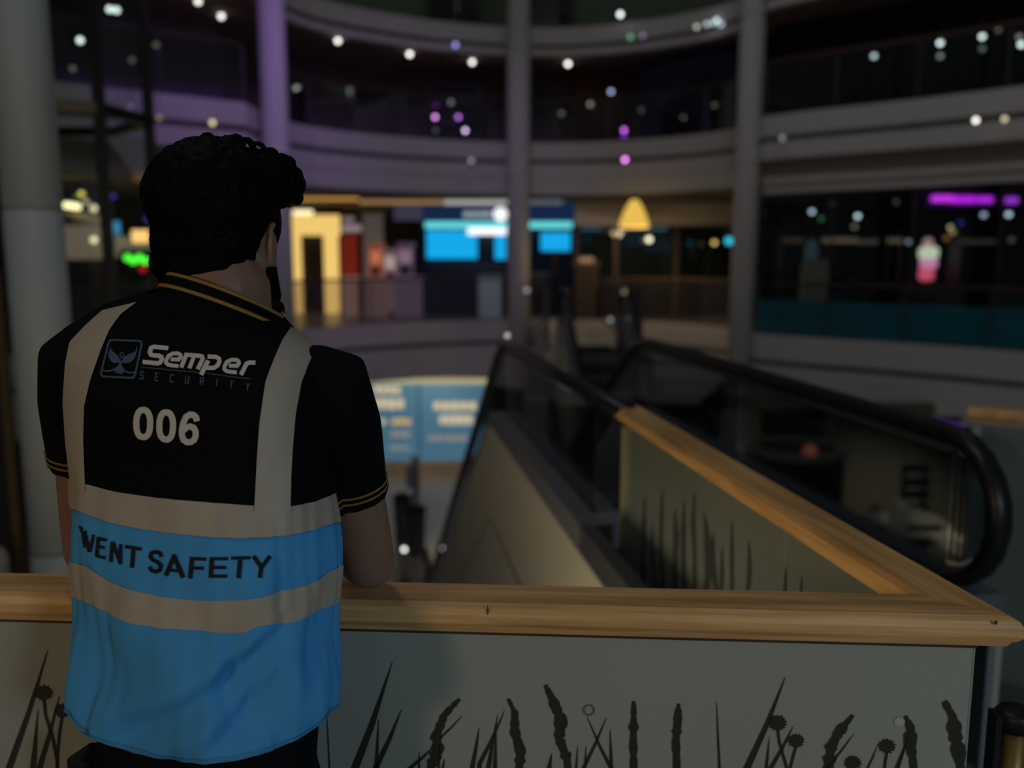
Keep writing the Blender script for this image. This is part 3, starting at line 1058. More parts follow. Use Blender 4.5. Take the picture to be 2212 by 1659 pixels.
    if not curl_a:      # plain fascia carrying on beside the rail panel
        u0, u1 = -4.35, -flat_a - 0.15
        e = pt(u1, 0, 0) - pt(u0, 0, 0)
        for za, zb, vv, th, mm, nm in ((-0.13, 0.50, -0.10, 0.012, clad_m, 'cladding_panel'), (-0.62, -0.19, -0.10, 0.012, clad_m, 'cladding_panel'), (-1.05, -0.68, -0.10, 0.012, clad_m, 'cladding_panel'), (0.50, 0.60, -0.07, 0.03, M_DGREY, 'deck'), (-1.0, 0.45, -0.075, 0.012, M_GROOVE, 'truss_side')):
            q = [pt(u0, vv - th, z_top + za), pt(u0, vv + th, z_top + za), pt(u0, vv + th, z_top + zb), pt(u0, vv - th, z_top + zb)]
            B().prism(q, e).build(nm, mm, root)
    # soffit
    ux = [-min(flat_a, flat_b), 0.0, run, run + 1.5]
    for u0, u1 in zip(ux, ux[1:]):
        e = pt(u1, 0, zoff(u1)) - pt(u0, 0, zoff(u0))
        q = [pt(u0, -0.08, zoff(u0) - 1.0), pt(u0, wid + 0.08, zoff(u0) - 1.0), pt(u0, wid + 0.08, zoff(u0) - 0.95), pt(u0, -0.08, zoff(u0) - 0.95)]
        B().prism(q, e).build('soffit', M_GROOVE, root)
    # steps
    mid = wid / 2
    rz = math.atan2(d.y, d.x)
    n = int(run / 0.40)
    st = None
    for i in range(-1, n + 1):
        u = i * 0.40 + 0.2
        z = z_top - max(0, (i + 0.5)) * 0.40 * math.tan(math.radians(30))
        if st is None:
            b = B()
            b.box((0, 0, -0.02), (0.41, wid - 0.22, 0.04))
            b.box((-0.2 + 0.0, 0, -0.14), (0.02, wid - 0.22, 0.24))
            for j in range(9):
                b.box((0, -(wid - 0.3) / 2 + j * (wid - 0.3) / 8, 0.004), (0.40, 0.02, 0.012))
            st = b.build('step', M_DGREY, root, loc=(0, 0, 0))
            o = st
        else:
            o = st.copy(); COL.objects.link(o); o.parent = root
        q = pt(u, mid, z)
        o.location = q - root.location
        o.rotation_euler = (0, 0, rz)
    q = pt(-0.95 if max(flat_a, flat_b) > 1 else -0.6, mid, z_top - 0.015)
    B().box(q, (1.2, wid - 0.22, 0.03), rz).build('comb_plate', M_STEEL, root)
    return root


KN = Vector((-0.05, 5.93)); DV = Vector((-0.160, 0.987)); SR = Vector((0.987, 0.160))
escalator('escalator', KN, DV, SR, 0.95, 2.45, 3.35, 0.0, Z0, 'escalator descending away from the oak rail into the hall', M_CREAM, M_GLASS, False)
escalator('escalator', (0.93, 15.1), (0.05, -1.0), (1.0, 0.05), 1.06, 0.5, 0.5, 0.0, Z0, 'escalator rising to the landing bridge across the atrium', M_CREAM, M_GLASS)

# slab under the near escalator's entry and the landing bridge of the far one
tag(B().box((1.45, 19.2, -0.25), (1.7, 7.6, 0.5)).build('floor_bridge', M_CREAM, bevel=0.01), 'cream landing bridge leading to the far escalator', 'bridge', kind='structure')
for x, lab in ((0.63, 'smoked glass side rail of the landing bridge nearest the lit shops'), (2.27, 'smoked glass side rail of the landing bridge nearest the dark shop')):
    t = thing('bridge_balustrade', (x, 19.2, 0), lab, 'balustrade', 'side rails of the landing bridge')
    for k in range(5):
        B().box((x, 16.15 + 1.42 * k, 0.52), (0.012, 1.39, 1.04)).build('glass_panel', M_GLASS_SMOKE, t)
    B().tube([(x, 15.4, 1.08), (x, 22.6, 1.08)], 0.03, 8).build('handrail', M_RAILDARK, t, smooth=True)
    B().box((x, 15.44, 0.53), (0.05, 0.05, 1.06)).build('post', M_DGREY, t)

# ================================================================== lamps
def lin(c):
    return tuple(((v / 255) / 12.92 if v / 255 <= 0.04045 else ((v / 255 + 0.055) / 1.055) ** 2.4) for v in c)


BULB = {}


def bulb(P, rgb, name, label, group, r=0.055, gain=1.0, mount='up', cat='lamp', cable=None):
    """small round lamp: glowing globe with a holder and stem fixed to what carries it"""
    P = Vector(P)
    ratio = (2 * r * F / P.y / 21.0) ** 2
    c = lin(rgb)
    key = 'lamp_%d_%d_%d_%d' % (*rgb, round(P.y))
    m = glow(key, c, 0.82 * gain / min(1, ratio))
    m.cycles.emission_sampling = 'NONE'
    t = thing(name, P, label, cat, group)
    B().sphere(P, r, 14, 10).build('globe', m, t, smooth=True)
    s = 1 if mount == 'up' else -1
    cable = {'curtain_reflection': 10.3, 'shop_lamp': 3.1, 'cafe_globe': 3.1, 'lift_lamp': 10.0, 'shaft_glint': 10.0, 'globe_lamp': 3.1}.get(name)
    if cable:
        B().tube([P + Vector((0, 0.0, r * 0.8)), (P.x, P.y, cable)], 0.005, 5).build('cable', M_BLACK, t)
    if name == 'hall_lamp' and P.z < -2:
        B().lathe([(0.14, Z0), (0.14, Z0 + 0.03), (0.02, Z0 + 0.05), (0.015, P.z)], (P.x, P.y, 0), 12).build('stand', M_DGREY, t)
    if mount == 'back':
        B().lathe([(r * 0.5, 0), (r * 0.7, r * 0.6), (r * 0.3, r * 0.9), (r * 0.3, r * 3)], P + Vector((0, r * 0.8, 0)), 12, axis=(0, 1, 0)).build('holder', M_DGREY, t)
    else:
        B().lathe([(r * 1.15, 0), (r * 1.1, r * 0.35), (r * 0.5, r * 0.5), (r * 0.4, r * 1.6)], P + Vector((0, 0, s * r * 0.75)), 12, axis=(0, 0, s)).build('holder', M_DGREY, t)
    return t


G = 'round downlights in the dark brown ceiling'
for (x, y, lb) in ((730, 88, 'between purple column and the next one'), (885, 117, 'above the purple lamp rack side'), (1020, 134, 'just left of the centre column'), (1227, 138, 'just right of the centre column'), (478, 35, 'left of the purple-washed column'), (428, 3, 'furthest left of the purple-washed column')):
    P = PZ(x, y, 6.55)
    bulb(P, (226, 226, 218), 'downlight', 'round white downlight ' + lb, G)
G = 'pale lamps above the lift shaft'
for (x, y, g) in ((237, 20, 1), (252, 22, 1), (173, 87, 0.8), (195, 2, 0.5)):
    P = PY(x, y, 13.5)
    bulb(P, (205, 222, 216), 'lift_lamp', 'pale greenish-white lamp seen beyond the lift shaft', G, 0.04, g, 'back')
G = 'pink stage lamps on the rack'
for (x, y, c, lb) in ((940, 253, (190, 120, 195), 'bright pink'), (990, 253, (140, 85, 165), 'violet'), (1005, 282, (195, 165, 205), 'pale pink'), (941, 228, (48, 10, 60), 'almost dark purple'), (941, 282, (45, 38, 58), 'almost dark grey'), (974, 221, (75, 70, 70), 'dim warm grey')):
    bulb(PY(x, y, 23.75), c, 'stage_lamp', lb + ' stage lamp fixed to the purple rack', G, 0.05, 1, 'back')
G = 'magenta spots at the hoarding corner'
bulb(PY(1348, 281, 22.9), (170, 85, 190), 'magenta_spot', 'magenta spot lamp above the groove of the curved balcony', G, 0.05, 1, 'back')
bulb(PY(1348, 292, 22.9), (85, 25, 130), 'magenta_spot', 'deep violet spot lamp just under a magenta one', G, 0.05, 1, 'back')
P = PY(1350, 345, 21.6)
bulb(P, (215, 125, 220), 'magenta_spot', 'bright pink spot lamp on the groove of the balcony edge', G, 0.05, 1, 'back')
bulb(PY(984, 97, 22.1), (105, 95, 160), 'balcony_lamp', 'lavender lamp on the edge of the topmost balcony', 'lamps on the balcony edges', 0.05, 1, 'back')
bulb(PY(1362, 80, 22.0), (62, 98, 72), 'balcony_lamp', 'dim green lamp on the edge of the topmost balcony', 'lamps on the balcony edges', 0.05, 1, 'back')
bulb(PY(1388, 77, 21.9), (78, 62, 82), 'balcony_lamp', 'dim mauve lamp on the edge of the topmost balcony', 'lamps on the balcony edges', 0.05, 1, 'back')
bulb(PY(1018, 347, 22.4), (88, 86, 98), 'balcony_lamp', 'dim grey lamp on the middle balcony edge', 'lamps on the balcony edges', 0.05, 1, 'back')
bulb(PY(1690, 298, 18.0), (84, 82, 80), 'balcony_lamp', 'dim grey lamp on the balcony edge right of the column', 'lamps on the balcony edges', 0.045, 1, 'back')
bulb(PY(1340, 31, 22.3), (205, 218, 216), 'top_lamp', 'cool white lamp on the glass of the topmost balcony', 'lamps on the balcony edges', 0.055, 1, 'back')
for (x, y, g, c) in ((1505, 58, 1, (110, 112, 105)), (1527, 52, 1, (108, 118, 118)), (1548, 44, 1.2, (120, 132, 135)), (1558, 54, 1, (125, 132, 138)), (1540, 50, 1, (105, 115, 115))):
    bulb(PY(x, y, 21.0), c, 'cluster_lamp', 'one of a row of dim lamps near the end of the topmost balcony edge', 'cluster of dim lamps on the topmost balcony edge', 0.045, g, 'back')
for (x, y, c) in ((1320, 198, (110, 115, 145)), (1275, 225, (78, 76, 66)), (1542, 227, (98, 98, 78)), (1213, 245, (48, 50, 46)), (1385, 238, (40, 40, 36))):
    bulb(PY(x, y, 21.5 if x > 1500 else 22.6), c, 'rail_lamp', {1320: 'bluish-grey lamp above the rail of the curved upper balcony', 1275: 'dim taupe lamp on the rail beside the rust banner', 1542: 'dim olive lamp on the rail before the midnight-blue hoarding', 1213: 'faint green-grey lamp right of the centre column', 1385: 'faintest lamp beside the rust banner edge'}[x], 'dim lamps along the upper balcony rail', 0.05, 1, 'back')
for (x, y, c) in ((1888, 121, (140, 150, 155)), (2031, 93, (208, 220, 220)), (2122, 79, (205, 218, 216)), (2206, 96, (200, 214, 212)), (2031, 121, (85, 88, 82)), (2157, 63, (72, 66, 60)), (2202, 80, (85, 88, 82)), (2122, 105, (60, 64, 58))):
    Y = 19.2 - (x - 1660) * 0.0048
    bulb(PY(x, y, Y - (0.15 if c[0] < 100 else 0)), c, 'curtain_reflection', ('bright white reflection globe hanging before the black curtain' if c[0] > 190 else 'bluish-grey reflection globe hanging before the black curtain' if c[0] > 100 else 'dim greenish reflection globe hanging before the black curtain' if c[1] >= 80 else 'faint reflection globe hanging before the black curtain'), 'reflection globes before the black curtain', 0.045, 1, 'up')  # glowing globes added in place of light reflections in the balcony glass
bulb(PY(2108, 260, 15.5), (224, 222, 212), 'edge_spot', 'white oval spot lamp on the balcony edge under the curtain', 'spots on the right balcony edge', 0.042, 1, 'back')
bulb(PY(2170, 257, 15.2), (150, 138, 115), 'edge_spot', 'warm dim spot lamp on the balcony edge under the curtain', 'spots on the right balcony edge', 0.04, 1, 'back')
bulb(PY(459, 265, 16.3), (165, 150, 115), 'wash_spot', 'cream spot lamp on the purple-lit balcony edge', 'spots on the purple balcony edge', 0.042, 1, 'back')
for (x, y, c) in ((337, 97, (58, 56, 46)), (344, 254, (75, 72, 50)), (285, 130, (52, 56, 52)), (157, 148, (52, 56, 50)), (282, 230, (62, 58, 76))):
    bulb(PY(x, y, 12.5 + 0.25 * (x % 4)), c, 'shaft_glint', 'faint glint globe behind the lift shaft glass', 'faint glint globes behind the lift shaft', 0.035, 1, 'back')  # small glowing globes put in for glints behind the lift glass
for (x, y, c, lab) in ((1138, 627, (95, 96, 105), 'grey lamp on the post beside the centre column'), (1348, 631, (72, 66, 55), 'dim lamp over the right rail of the far escalator'),
                       (1318, 691, (80, 86, 90), 'dim grey lamp on the far escalator landing'), (873, 1187, (205, 205, 202), 'round white lamp standing in the lower hall')):
    bulb(PY(x, y, 14.9 if y < 1000 else 16.0), c, 'hall_lamp', lab, 'single lamps about the escalators', 0.04, 1, 'down')
bulb(PY(1096, 725, 5.85), (112, 112, 108), 'knee_highlight', 'pale highlight globe on the knee of the near escalator handrail', None, 0.016, 1.2, 'down', 'lamp')  # glowing bead put in for the highlight on the handrail bend


# ================================================================== shops across the atrium
def slab(name, x0, y0, x1, y1, Y, th, m, parent=None, bevel=0.01):
    a, c = PY(x0, y0, Y), PY(x1, y1, Y)
    return B().box(((a.x + c.x) / 2, Y + th / 2, (a.z + c.z) / 2), (abs(c.x - a.x), th, max(0.02, abs(a.z - c.z))), 0).build(name, m, parent, bevel=bevel)


def floor_thing(name, x, Y, label, cat, group=None, z=0.0):
    p = PY(x, 600, Y)
    return thing(name, (p.x, Y, z), label, cat, group)


def yb(Y, z=0.0):
    """photo row of height z at depth Y"""
    return toPX((0, Y, z))[1]


# warm ceiling cove along the edge
for (xa, xb, rgb, g, lab) in ((612, 775, (200, 150, 75), 1.0, 'amber cove light under the balcony beside the yellow shop'), (775, 960, (150, 118, 78), 1.0, 'dim amber cove light in the middle of the curved balcony'),
                              (960, 1100, (168, 168, 160), 1.1, 'white cove light above the blue shop left of the column'), (1140, 1215, (88, 98, 105), 1.0, 'bluish cove light right of the column')):
    t = thing('cove_light', PY((xa + xb) / 2, 425, 23.8), lab, 'cove light', 'cove lights under the balcony')
    Y = 22.6 if xa < 700 else 23.6
    ya, yb_ = (408, 432) if xa < 700 else ((424, 440) if xa < 900 else (428, 441))
    a, c = PY(xa, ya, Y), PY(xb, yb_, Y)
    m = glow('cove_%d' % xa, lin(rgb), g)
    B().box(((a.x + c.x) / 2, Y, (a.z + c.z) / 2), (c.x - a.x, 0.1, abs(a.z - c.z))).build('diffuser', m, t)
    B().box(((a.x + c.x) / 2, Y + 0.1, (a.z + c.z) / 2), (c.x - a.x + 0.06, 0.1, abs(a.z - c.z) + 0.06)).build('housing', M_DARKBROWN, t)

YS = 25.6
bt = yb(YS)
# yellow lit portal
M_YEL = glow('yellow_lightbox', lin((246, 205, 115)), 0.95)
t = floor_thing('shop_portal', 675, YS, 'glowing yellow shop portal around a dark doorway', 'shopfront')
slab('side_panel', 600, 470, 652, bt, YS, 0.2, M_YEL, t, 0)
slab('side_panel', 697, 470, 732, bt, YS, 0.2, M_YEL, t, 0)
slab('top_panel', 600, 464, 732, 508, YS - 0.02, 0.22, M_YEL, t, 0)
slab('door_leaf', 650, 506, 699, bt, YS + 0.15, 0.08, mat('plum_door', (0.045, 0.035, 0.055), 0.5), t)
slab('poster', 617, 520, 630, 565, YS - 0.03, 0.02, mat('orange_poster', (0.5, 0.12, 0.02), 0.5, emit=(0.9, 0.35, 0.08), emit_s=0.6), t)
slab('fascia_board', 590, 446, 733, 464, YS - 0.1, 0.3, mat('brown_fascia', (0.035, 0.022, 0.018), 0.6), t)
t = thing('bar_lamp', PY(654, 460, YS - 0.4), 'pale bar lamp above the yellow portal', 'lamp')
a = PY(654, 459, YS - 0.4)
B().tube([a - Vector((0.27, 0, 0)), a + Vector((0.27, 0, 0))], 0.06, 10).build('tube', glow('bar_pale', lin((250, 235, 185)), 1.6), t)
B().box(a + Vector((0, 0.12, 0.06)), (0.66, 0.18, 0.05)).build('bracket', M_DGREY, t)
t = floor_thing('red_banner', 755, YS - 0.3, 'dark red upright banner right of the yellow portal', 'banner')
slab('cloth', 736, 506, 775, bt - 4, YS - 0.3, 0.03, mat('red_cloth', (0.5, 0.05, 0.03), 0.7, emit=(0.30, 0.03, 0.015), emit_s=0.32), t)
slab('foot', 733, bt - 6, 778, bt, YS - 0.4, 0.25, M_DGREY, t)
slab('top_bar', 735, 503, 776, 507, YS - 0.3, 0.05, M_STEEL, t)
t = floor_thing('kiosk_sign', 755, YS - 0.1, 'small mauve and white sign above the red banner', 'sign', z=2.3)
slab('board', 735, 466, 782, 503, YS - 0.15, 0.06, mat('mauve_board', (0.25, 0.2, 0.32), 0.6), t)
slab('white_stripe', 738, 486, 780, 500, YS - 0.17, 0.03, glow('stripe_white', lin((150, 130, 130)), 0.9), t)
slab('white_stripe', 740, 468, 765, 480, YS - 0.17, 0.03, glow('stripe_white2', lin((120, 112, 105)), 0.9), t)
slab('hanger', 745, 440, 748, 468, YS - 0.12, 0.02, M_DGREY, t)
t = floor_thing('pilaster', 806, YS, 'pale grey pilaster between the red banner and the blue shop', 'pilaster')
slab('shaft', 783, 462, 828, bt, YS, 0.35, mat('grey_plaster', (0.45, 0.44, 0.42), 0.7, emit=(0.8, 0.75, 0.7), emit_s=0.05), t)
slab('capital', 779, 455, 832, 464, YS - 0.04, 0.43, M_WHITE, t)
slab('plinth', 779, bt - 8, 832, bt, YS - 0.04, 0.43, M_GREY, t)
t = floor_thing('hanging_sign', 882, 24.6, 'blank lavender sign hanging from the shop ceiling', 'sign', z=3.0)
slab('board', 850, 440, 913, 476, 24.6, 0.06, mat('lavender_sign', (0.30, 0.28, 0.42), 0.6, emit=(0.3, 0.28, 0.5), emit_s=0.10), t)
slab('rod', 858, 418, 861, 440, 24.62, 0.02, M_DGREY, t)
slab('rod', 902, 418, 905, 440, 24.62, 0.02, M_DGREY, t)
# toy and game machines
YM = 24.9
bm_ = yb(YM)
for (x0, x1, top, cb, cf, lab) in ((797, 826, 532, (200, 110, 75), (205, 120, 85), 'orange vending cabinet beside the pale pilaster'), (828, 856, 543, (150, 125, 130), (190, 165, 160), 'white vending cabinet between orange and pink ones'),
                                   (858, 892, 530, (120, 95, 120), (140, 115, 135), 'pink vending cabinet with a dark hatch')):
    t = floor_thing('vending_cabinet', (x0 + x1) / 2, YM, lab, 'vending machine', 'vending cabinets in front of the blue shop')
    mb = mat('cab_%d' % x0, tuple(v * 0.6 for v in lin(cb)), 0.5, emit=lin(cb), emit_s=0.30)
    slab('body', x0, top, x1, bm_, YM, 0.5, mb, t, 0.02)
    slab('lit_window', x0 + 3, top + 10, x1 - 3, top + 38, YM - 0.02, 0.03, glow('win_%d' % x0, lin(cf), 0.75), t)
    slab('hatch', x0 + 6, top + 46, x1 - 6, top + 62, YM - 0.02, 0.03, M_BLACK, t)
    slab('header', x0 - 1, top - 6, x1 + 1, top + 2, YM - 0.03, 0.52, mb, t)
    slab('kick_plate', x0 + 1, bm_ - 7, x1 - 1, bm_, YM - 0.01, 0.05, M_BLACK, t)
# the blue shop
t = floor_thing('blue_shopfront', 1075, YS, 'navy shopfront with cyan light bars and blue screens', 'shopfront')
M_BLUEF = mat('navy_fascia', (0.02, 0.05, 0.16), 0.5, emit=(0.05, 0.15, 0.5), emit_s=0.10)
slab('fascia_board', 912, 440, 1240, 476, YS, 0.2, M_BLUEF, t)
slab('back_panel', 905, 476, 1240, bt, YS + 0.3, 0.1, mat('navy_panel', (0.012, 0.03, 0.075), 0.4), t)
slab('light_bar', 918, 479, 1236, 493, YS - 0.08, 0.07, glow('cyan_bar', lin((105, 222, 228)), 1.0), t, 0)
slab('light_bar', 1010, 492, 1094, 507, YS - 0.14, 0.06, glow('white_bar', (1, 1, 1), 1.2), t, 0)
M_SCR = glow('blue_screen', lin((22, 172, 240)), 0.95)
for (x0, x1, ya, y2) in ((921, 1031, 498, 559), (1069, 1093, 503, 560), (1168, 1232, 502, 542)):
    s_ = slab('screen', x0, ya, x1, y2, YS + 0.12, 0.05, M_SCR, t, 0)
    slab('screen_frame', x0 - 3, ya - 3, x1 + 3, y2 + 3, YS + 0.16, 0.06, M_BLACK, t)
slab('counter', 925, 578, 1085, bt, YS - 0.5, 0.5, mat('navy_counter', (0.015, 0.03, 0.08), 0.4), t)
slab('counter_top', 921, 572, 1089, 579, YS - 0.55, 0.6, mat('navy_counter_top', (0.03, 0.06, 0.13), 0.25), t)
# white sign on the fascia: four rounded marks and a lit disc
for k, x in enumerate((1008, 1024, 1040, 1055)):
    p = PY(x, 463, YS - 0.05)
    B().lathe([(0.05, -0.02), (0.095, -0.02), (0.095, 0.02), (0.05, 0.02), (0.05, -0.02)], p, 16, axis=(0, 1, 0)).build('sign_mark', glow('sign_dim', lin((150, 160, 165)), 1.0), t)
p = PY(1081, 463, YS - 0.05)
B().lathe([(0.0, -0.03), (0.19, -0.03), (0.2, 0.0), (0.19, 0.03), (0, 0.03)], p, 24, axis=(0, 1, 0)).build('sign_disc', glow('sign_bright', (1, 1, 1), 1.1), t)
t = floor_thing('partition', 1214, 24.4, 'dark blue partition right of the centre column', 'partition')
slab('board', 1190, 548, 1240, yb(24.4), 24.4, 0.1, mat('dark_partition', (0.015, 0.014, 0.03), 0.6), t)
slab('top_rail', 1188, 544, 1242, 549, 24.38, 0.14, M_DGREY, t)
t = floor_thing('pedestal', 1061, 24.0, 'pale blue-grey pedestal standing behind the glass left of the centre column', 'pedestal')
b2 = yb(24.0)
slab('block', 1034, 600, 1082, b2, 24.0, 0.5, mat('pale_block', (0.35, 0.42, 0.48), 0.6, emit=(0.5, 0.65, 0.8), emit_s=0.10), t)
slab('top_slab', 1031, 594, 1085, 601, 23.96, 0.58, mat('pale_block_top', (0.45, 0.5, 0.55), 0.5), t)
t = floor_thing('stool_table', 1170, 23.9, 'low brown display table right of the centre column', 'table')
b3 = yb(23.9)
slab('top', 1140, 590, 1188, 597, 23.9, 0.6, mat('brown_top', (0.16, 0.10, 0.085), 0.5), t)
for x in (1143, 1182):
    slab('leg', x, 597, x + 5, b3, 23.95, 0.05, M_DGREY, t)
    slab('leg', x, 597, x + 5, b3, 24.4, 0.05, M_DGREY, t)
slab('lower_shelf', 1143, 625, 1186, 629, 23.95, 0.5, mat('brown_shelf', (0.10, 0.07, 0.06), 0.5), t)
# row of pale display plinths behind the smoked balustrade
for k, (x0, x1, rgb, lab) in enumerate(((738, 770, (150, 120, 105), 'pinkish display plinth under the red banner'), (785, 835, (125, 100, 92), 'dusky pink display plinth before the orange cabinet'),
                                        (850, 912, (105, 90, 108), 'mauve display plinth before the pink cabinet'))):
    t = floor_thing('display_plinth', (x0 + x1) / 2, 24.1, lab, 'plinth', 'display plinths behind the glass')
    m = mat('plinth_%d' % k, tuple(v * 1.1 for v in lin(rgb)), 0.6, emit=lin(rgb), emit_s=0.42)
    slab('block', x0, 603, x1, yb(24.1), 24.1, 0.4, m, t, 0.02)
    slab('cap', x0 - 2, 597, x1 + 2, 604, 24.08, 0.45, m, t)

# beige wall right of the blue shop and the dome lamp
t = floor_thing('cafe_bulkhead', 1415, 23.6, 'beige bulkhead above the dark cafe windows', 'bulkhead', z=2.2)
slab('board', 1242, 436, 1592, 488, 23.6, 0.25, mat('beige_board', (0.80, 0.68, 0.55), 0.7, noise_amt=0.05), t)
slab('lower_edge', 1242, 486, 1592, 492, 23.56, 0.3, M_DGREY, t)
YD = 21.7
p = PY(1370, 463, YD)
t = thing('dome_lamp', p, 'glowing yellow dome-shaped pendant lamp', 'lamp')
prof = [(0.05, 0.36), (0.11, 0.31), (0.20, 0.17), (0.29, -0.03), (0.35, -0.20), (0.375, -0.31), (0.36, -0.31), (0.27, -0.03), (0.18, 0.15), (0.05, 0.32)]
B().lathe(prof, p, 28).build('shade', mat('lamp_shade', (0.75, 0.5, 0.12), 0.6, emit=lin((252, 205, 90)), emit_s=0.78), t, smooth=True)
B().sphere(p + Vector((0, 0, -0.05)), 0.07).build('bulb', glow('dome_bulb', (1, 0.8, 0.4), 5), t, smooth=True)
B().lathe([(0.05, 0.33), (0.07, 0.37), (0.05, 0.45), (0.012, 0.47), (0.012, 3.12 - p.z)], p, 14).build('stem', M_DGREY, t, smooth=True)
lamp('dome_lamp_light', 'POINT', p + Vector((0.1, -0.1, -0.30)), p, 40, (1.0, 0.74, 0.40), 0.15)
# cafe windows
YW = 23.8
t = floor_thing('cafe_window', 1415, YW, 'dark cafe window wall under the beige bulkhead', 'window')
bw = yb(YW)
for x0, x1 in ((1244, 1330), (1330, 1460), (1460, 1590)):
    slab('pane', x0 + 2, 495, x1 - 2, bw, YW, 0.02, glass('dark_pane', (0.25, 0.3, 0.3), film=0.35, film_color=(0.035, 0.045, 0.04), gloss=0.05), t, 0)
for x in (1244, 1330, 1460, 1590):
    slab('mullion', x - 3, 495, x + 3, bw, YW - 0.04, 0.1, mat('brown_mullion', (0.10, 0.075, 0.055), 0.5), t)
for (x0, y0, x1, y1, rgb, lab) in ((1255, 490, 1298, 508, (62, 92, 112), 'pale blue reflection sheet behind the first cafe pane'), (1254, 508, 1276, 528, (28, 78, 120), 'deep blue reflection sheet below a paler one'),  # these two glowing sheets stand in for blue reflections in the panes
                                   (1328, 493, 1440, 506, (72, 100, 115), 'wide grey-blue light strip under the dome lamp'), (1346, 506, 1382, 533, (45, 95, 135), 'blue screen under the wide light strip'), (1392, 515, 1448, 545, (52, 92, 115), 'larger blue-grey screen behind the cream globe')):
    tag(slab('screen_or_reflection', x0, y0, x1, y1, YW + 0.6, 0.06, glow('ws_%d_%d' % (x0, y0), lin(rgb), 1.5), None, 0), lab, 'screen', 'screens and reflection sheets in the cafe')
bulb(PY(1402, 517, 23.3), (235, 228, 190), 'cafe_globe', 'bright cream globe lamp in the cafe', 'globe lamps of the cafe', 0.075, 1, 'up')
bulb(PY(1543, 524, 23.0), (150, 130, 70), 'cafe_globe', 'small dull gold globe lamp in the cafe', 'globe lamps of the cafe', 0.06, 1, 'up')
bulb(PY(1575, 520, 21.5), (45, 195, 232), 'cafe_globe', 'cyan globe lamp beside the right-hand column', 'globe lamps of the cafe', 0.10, 1, 'up')
t = floor_thing('counter_lamp', 1267, 23.2, 'amber lit counter edge left of the cafe window', 'counter')
slab('lit_edge', 1252, 556, 1282, 570, 23.2, 0.05, glow('amber_edge', lin((150, 118, 88)), 1.0), t, 0)
slab('front', 1242, 570, 1292, yb(23.2), 23.2, 0.4, mat('counter_front', (0.05, 0.04, 0.032), 0.5), t)
slab('worktop', 1239, 566, 1295, 572, 23.15, 0.5, mat('counter_top', (0.2, 0.15, 0.1), 0.4), t)

# ---- left: shop floor behind the lift shaft
YL = 17.6
t = floor_thing('left_counter', 168, YL, 'brown-panelled food counter behind the lift shaft', 'counter')
bl = yb(YL)
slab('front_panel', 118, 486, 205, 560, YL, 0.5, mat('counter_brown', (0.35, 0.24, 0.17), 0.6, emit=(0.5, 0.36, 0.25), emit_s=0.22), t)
slab('base', 118, 560, 205, bl, YL + 0.05, 0.45, mat('counter_base', (0.05, 0.045, 0.05), 0.6), t)
slab('worktop', 114, 480, 209, 487, YL - 0.05, 0.6, mat('counter_light', (0.5, 0.42, 0.3), 0.5), t)
t = floor_thing('left_canopy', 165, YL, 'gold angled canopy over the food counter', 'canopy', z=2.0)
a, c = PY(128, 456, YL - 0.3), PY(200, 482, YL - 0.3)
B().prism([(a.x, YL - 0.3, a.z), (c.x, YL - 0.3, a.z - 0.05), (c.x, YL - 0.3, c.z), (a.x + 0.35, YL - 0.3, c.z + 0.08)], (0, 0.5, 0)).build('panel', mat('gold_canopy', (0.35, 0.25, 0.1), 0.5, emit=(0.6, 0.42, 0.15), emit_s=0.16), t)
B().box((a.x + 0.3, YL - 0.05, a.z + 0.4), (0.03, 0.03, 0.8)).build('hanger', M_DGREY, t)
t = thing('strip_lamp', PY(158, 445, YL - 0.4), 'wide cream strip lamp over the food counter', 'lamp')
p = PY(158, 445, YL - 0.4)
B().tube([p - Vector((0.16, 0, -0.02)), p + Vector((0.12, 0, -0.02))], 0.055, 10).build('tube', glow('strip_cream', lin((240, 222, 165)), 2.6), t)
B().box(p + Vector((0, 0.1, 0.09)), (0.4, 0.2, 0.05)).build('bracket', M_DGREY, t)
for (x, y, c, r, lab) in ((202, 450, (205, 190, 150), 0.06, 'cream globe lamp at the canopy corner'), (203, 518, (205, 202, 158), 0.06, 'cream globe lamp in front of the food counter'), (176, 419, (165, 152, 65), 0.05, 'yellow globe lamp above the canopy'),
                          (229, 416, (38, 78, 42), 0.05, 'dim green globe lamp beside the black lift post'), (243, 424, (38, 32, 100), 0.05, 'dim blue globe lamp beside the green one'), (317, 474, (35, 30, 85), 0.05, 'dim blue globe lamp above the menu screen'),
                          (165, 426, (30, 55, 28), 0.045, 'dim green globe lamp beside the yellow one'), (186, 436, (120, 105, 88), 0.04, 'dim pinkish globe lamp beside the strip lamp')):
    bulb(PY(x, y, YL - 0.45 - 0.25 * (y % 3)), c, 'globe_lamp', lab, 'globe lamps behind the lift shaft', r, 1, 'back')
tag(slab('screen_or_reflection', 232, 478, 258, 506, YL + 0.3, 0.06, glow('left_blue', lin((48, 105, 140)), 1.7), None, 0), 'blue wall screen right of the lift post', 'screen', 'screens behind the lift shaft')
tag(slab('screen_or_reflection', 284, 497, 320, 524, YL, 0.06, glow('left_menu', lin((248, 190, 112)), 1.7), None, 0), 'orange lit menu screen above the green ticker', 'screen', 'screens behind the lift shaft')
t = floor_thing('left_shelf', 270, YL + 0.4, 'pale display shelf under the menu screen', 'shelf')
for k in range(3):
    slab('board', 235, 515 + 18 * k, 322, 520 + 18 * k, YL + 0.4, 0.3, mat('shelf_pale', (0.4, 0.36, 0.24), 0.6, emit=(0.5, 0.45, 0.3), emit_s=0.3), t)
slab('back_board', 235, 510, 322, 553, YL + 0.7, 0.04, mat('shelf_back', (0.30, 0.27, 0.2), 0.6, emit=(0.5, 0.45, 0.3), emit_s=0.16), t)
